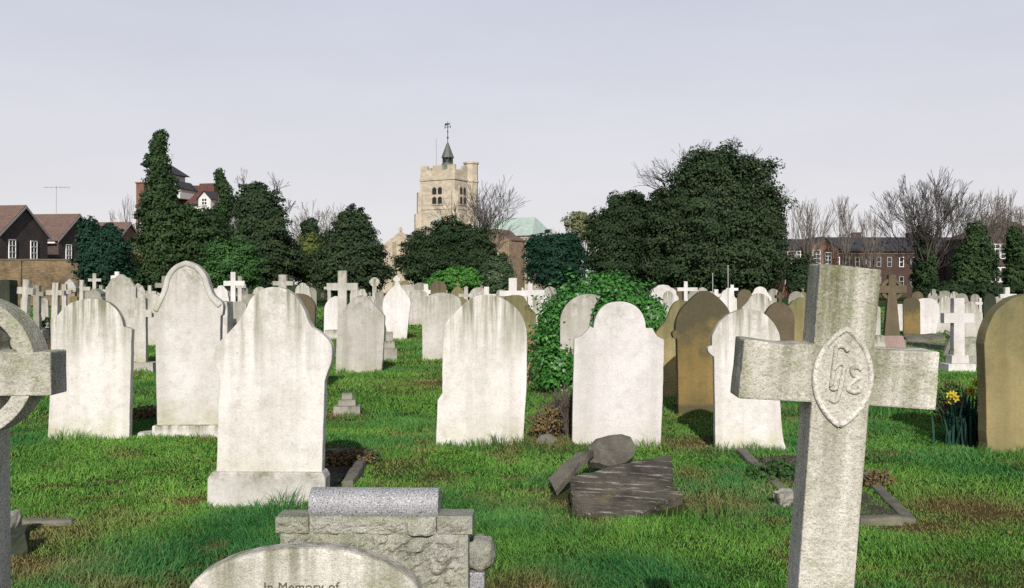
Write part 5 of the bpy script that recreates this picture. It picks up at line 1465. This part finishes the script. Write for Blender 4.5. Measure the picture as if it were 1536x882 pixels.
def church():
    D = 150; k = 10.0                                        # photo pixels per metre out there
    zz_ = lambda py: Z(py, D)
    root = empty('stone_church', (X(673, D), D, 0), (0, 0, R(-29.5)))
    h = 3.05; top = zz_(273)
    bm = bmesh.new(); box(bm, -h, h, -h, h, -.3, top)
    tower = link('tower', bm_mesh(bm, 'tower'), M['ashlar'], root)
    bm = bmesh.new(); box(bm, -h - .14, h + .14, -h - .14, h + .14, top + .003, top + .26); box(bm, -h - .10, h + .10, -h - .10, h + .10, zz_(316), zz_(316) + .2)
    link('string_course', bm_mesh(bm, 'string_course'), M['ashlar'], tower)
    bm = bmesh.new(); pz0, pz1, pz2 = top + .263, zz_(258), zz_(251)
    for (x0, x1, y0, y1) in ((-h, h, -h, -h + .4), (-h, h, h - .4, h), (-h, -h + .4, -h + .402, h - .402), (h - .4, h, -h + .402, h - .402)): box(bm, x0, x1, y0, y1, pz0, pz1)
    for a, b in ((-h, -1.75), (-.85, .85), (1.75, h)):
        box(bm, a, b, -h - .003, -h + .4, pz1 + .002, pz2); box(bm, a, b, h - .4, h + .003, pz1 + .002, pz2)
        if b - a > 1.5:
            box(bm, -h - .003, -h + .4, a, b, pz1 + .002, pz2); box(bm, h - .4, h + .003, a, b, pz1 + .002, pz2)
    link('parapet', bm_mesh(bm, 'parapet'), M['ashlar'], tower)
    bm = bmesh.new()
    for zt, d in ((zz_(349), 1.15), (zz_(322), .75), (zz_(290), .38)):
        for sx, sy in ((-1, -1), (1, -1), (-1, 1)):
            m = Matrix.Translation((sx * (h - .1), sy * (h - .1), 0)) @ Matrix.Rotation(math.atan2(sy, sx), 4, 'Z')
            box(bm, 0, d + .2, -.45 - d * .02, .45 + d * .02, -.3, zt, 1.0, m)
    link('buttress', bm_mesh(bm, 'buttress'), M['ashlar'], tower)
    def belfry(loc, rz):
        bm = bmesh.new()
        box(bm, -.85, -.70, -.10, .04, -1.25, 1.25); box(bm, .70, .85, -.10, .04, -1.25, 1.25); box(bm, -.7, .7, -.10, .04, 1.1, 1.25); box(bm, -.7, .7, -.12, .04, -1.25, -1.1)
        box(bm, -.09, .09, -.07, .04, -1.1, 1.1); box(bm, -.7, -.092, -.065, .04, -.12, .12); box(bm, .092, .7, -.065, .04, -.12, .12)
        for x in (-.40, .40):                                 # pointed heads of the lights
            for zc in (1.1, -.12):
                for s in (-1, 1):
                    P = [(x + s * .31, zc), (x + s * .31, zc - .22), (x, zc)]
                    a = [bm.verts.new((px, -.055, pz)) for px, pz in P]; b = [bm.verts.new((px, .03, pz)) for px, pz in P]
                    bm.faces.new(a); bm.faces.new(b[::-1])
                    for i in range(3): bm.faces.new((a[i], a[(i + 1) % 3], b[(i + 1) % 3], b[i]))
        o = link('window', bm_mesh(bm, 'window'), M['ashlar'], root, loc, (0, 0, rz)); o.scale = (1.25, 1, 1.15)
        bm = bmesh.new(); box(bm, -.71, .71, -.02, .02, -1.12, 1.12); link('dark_recess_panel', bm_mesh(bm, 'dark_recess_panel'), M['dark'], o)  # flat panel behind the mullions; the recess's shade is in its colour
    belfry((0, -h - .01, zz_(295.5)), 0); belfry((h + .01, -.9, zz_(295.5)), R(90))
    bm = bmesh.new(); box(bm, -.55, .55, -h - .05, -h + .02, zz_(338), zz_(328)); link('clock_panel', bm_mesh(bm, 'clock_panel'), M['copper'], root)
    # octagonal stair turret
    bm = bmesh.new(); zt = zz_(246.5)
    bmesh.ops.create_cone(bm, cap_ends=True, segments=8, radius1=1.12, radius2=1.06, depth=zt + .3, matrix=Matrix.Translation((3.0, 1.5, zt / 2 - .15)))
    bmesh.ops.create_cone(bm, cap_ends=True, segments=8, radius1=1.22, radius2=1.22, depth=.25, matrix=Matrix.Translation((3.0, 1.5, zt + .128)))
    bmesh.ops.create_cone(bm, cap_ends=True, segments=8, radius1=1.2, radius2=1.2, depth=.2, matrix=Matrix.Translation((3.0, 1.5, top)))
    link('stair_turret', bm_mesh(bm, 'stair_turret'), M['ashlar'], root)
    # leaded spirelet
    bm = bmesh.new(); sx, sy = -.3, .2
    cone = lambda r1, r2, z0, z1: bmesh.ops.create_cone(bm, cap_ends=True, segments=8, radius1=r1, radius2=r2, depth=z1 - z0, matrix=Matrix.Translation((sx, sy, (z0 + z1) / 2)))
    cone(1.5, 1.25, pz0, zz_(252)); cone(1.25, .78, zz_(252) + .002, zz_(244)); cone(1.0, .94, zz_(236.5), zz_(235)); cone(.95, .10, zz_(235) + .002, zz_(213))
    sp = link('spirelet', bm_mesh(bm, 'spirelet'), M['lead'], root)
    bm = bmesh.new()
    for i in range(8):
        a = i * math.pi / 4; box(bm, -.09, .09, -.09, .09, zz_(244), zz_(236.4), 1, Matrix.Translation((sx + .68 * math.cos(a), sy + .68 * math.sin(a), 0)))
    cone2 = bmesh.ops.create_cone(bm, cap_ends=True, segments=8, radius1=.5, radius2=.5, depth=zz_(236.4) - zz_(244), matrix=Matrix.Translation((sx, sy, (zz_(236.4) + zz_(244)) / 2)))
    link('lantern', bm_mesh(bm, 'lantern'), M['iron'], sp)
    bm = bmesh.new(); tube(bm, [(sx, sy, zz_(214)), (sx, sy, zz_(182))], .06, 6); 
    for z_, r_ in ((zz_(206), .16), (zz_(197), .12)): bmesh.ops.create_icosphere(bm, subdivisions=2, radius=r_, matrix=Matrix.Translation((sx, sy, z_)))
    tube(bm, [(sx - .5, sy, zz_(190)), (sx + .5, sy, zz_(190))], .05, 5)
    for s in (-1, 1): tube(bm, [(sx + s * .5, sy, zz_(192)), (sx + s * .5, sy, zz_(188))], .05, 5)
    P = [(-.55, zz_(188)), (-.1, zz_(187)), (.35, zz_(186.5)), (.45, zz_(184.5)), (.0, zz_(184.8)), (-.45, zz_(183.8))]
    prism(bm, [(sx + x, z) for x, z in P], sy - .03, sy + .03)
    link('weathervane', bm_mesh(bm, 'weathervane'), M['iron'], sp)
    bm = bmesh.new(); tube(bm, [(-1.7, -.8, pz0), (-1.7, -.8, zz_(207))], .05, 8); link('flagpole', bm_mesh(bm, 'flagpole'), M['greypaint'], root)
    # transept gable left of the tower
    def gblk(name, cx, cy, hw, y0, y1, eave, apex, mat, roofm, cop=True):
        g = gable_block(root, y0, y1, hw, eave, apex, mat, axis='y', name=name); g.location = (cx, cy, 0)
        r_ = roof_pair(root, y0 + .5, y1, hw, eave, apex - .15, roofm, .15, .12, 'y', name + '_roof'); r_.location = (cx, cy, 0)
        if cop:
            bm = bmesh.new()
            for s in (-1, 1):
                P = [(0, apex + .35), (s * (hw + .25), eave + .30), (s * (hw + .25), eave - .12), (0, apex - .05)]
                a = [bm.verts.new((x, y0 - .08, z)) for x, z in P]; b = [bm.verts.new((x, y0 + .45, z)) for x, z in P]
                bm.faces.new(a); bm.faces.new(b[::-1])
                for i in range(4): bm.faces.new((a[i], a[(i + 1) % 4], b[(i + 1) % 4], b[i]))
            box(bm, -.14, .14, y0, y0 + .28, apex + .36, apex + 1.0); box(bm, -.4, .4, y0 + .05, y0 + .23, apex + .6, apex + .78)
            c = link('coping', bm_mesh(bm, 'coping'), M['ashlar'], g)
        return g
    g = gblk('transept', -7.4, -2.2, 3.6, 0, 9, zz_(374), zz_(350), 'ashlar', 'slate')
    bm = bmesh.new()
    box(bm, -1.7, -.6, -1.1, -.003, -.3, zz_(362)); box(bm, 2.4, 3.4, -.9, -.003, -.3, zz_(376)); box(bm, -3.9, -3.2, -.9, -.003, -.3, zz_(382))
    link('buttress', bm_mesh(bm, 'buttress'), M['ashlar'], g)
    gblk('nave', -11.0, 3.5, 2.6, 0, 8, zz_(380), zz_(372), 'ashlar', 'slate')
    # chancel with copper hipped roof
    bm = bmesh.new(); ez, az = zz_(356), zz_(327); box(bm, 4.8, 13.6, 1.0, 8.0, -.3, ez); box(bm, 4.7, 13.7, .9, 8.1, ez - .35, ez - .05)
    link('chancel', bm_mesh(bm, 'chancel'), M['ashlar'], root)
    bm = bmesh.new(); b = [bm.verts.new(p) for p in ((4.5, .6, ez), (13.9, .6, ez), (13.9, 8.4, ez), (4.5, 8.4, ez))]; t = [bm.verts.new(p) for p in ((5.6, 4.5, az), (12.3, 4.5, az))]
    for f in ((b[0], b[1], t[1], t[0]), (b[1], b[2], t[1]), (b[2], b[3], t[0], t[1]), (b[3], b[0], t[0]), b[::-1]): bm.faces.new(f)
    link('copper_roof', bm_mesh(bm, 'copper_roof'), M['copper'], root)
    g = gblk('porch', 9.6, -3.6, 2.9, 0, 5, zz_(364), zz_(347), 'ashlarbrown', 'tile', False)
    bm = bmesh.new()
    for rr, y in ((1.55, -.10),):
        arc = [(rr * math.cos(t), 4.2 + rr * 1.25 * math.sin(t)) for t in np.linspace(0, math.pi, 15)]
        tube(bm, [(rr, y, -.3)] + [(x, y, z) for x, z in arc] + [(-rr, y, -.3)], .22, 6)
    link('arch', bm_mesh(bm, 'arch'), M['ashlar'], g)
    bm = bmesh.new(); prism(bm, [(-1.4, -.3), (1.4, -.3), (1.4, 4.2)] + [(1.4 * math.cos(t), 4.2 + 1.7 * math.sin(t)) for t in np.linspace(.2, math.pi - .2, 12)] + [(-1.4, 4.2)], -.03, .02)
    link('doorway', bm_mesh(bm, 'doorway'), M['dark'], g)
    bm = bmesh.new(); box(bm, 13.0, 14.0, .0, .99, -.3, zz_(372)); box(bm, 13.62, 14.5, 1.2, 2.2, -.3, zz_(372)); link('buttress', bm_mesh(bm, 'buttress'), M['ashlar'], root)
    tag(root, 'pale stone parish church with battlemented tower, spirelet and green copper roof', 'church')
church()

build_grass()
build_fallen()
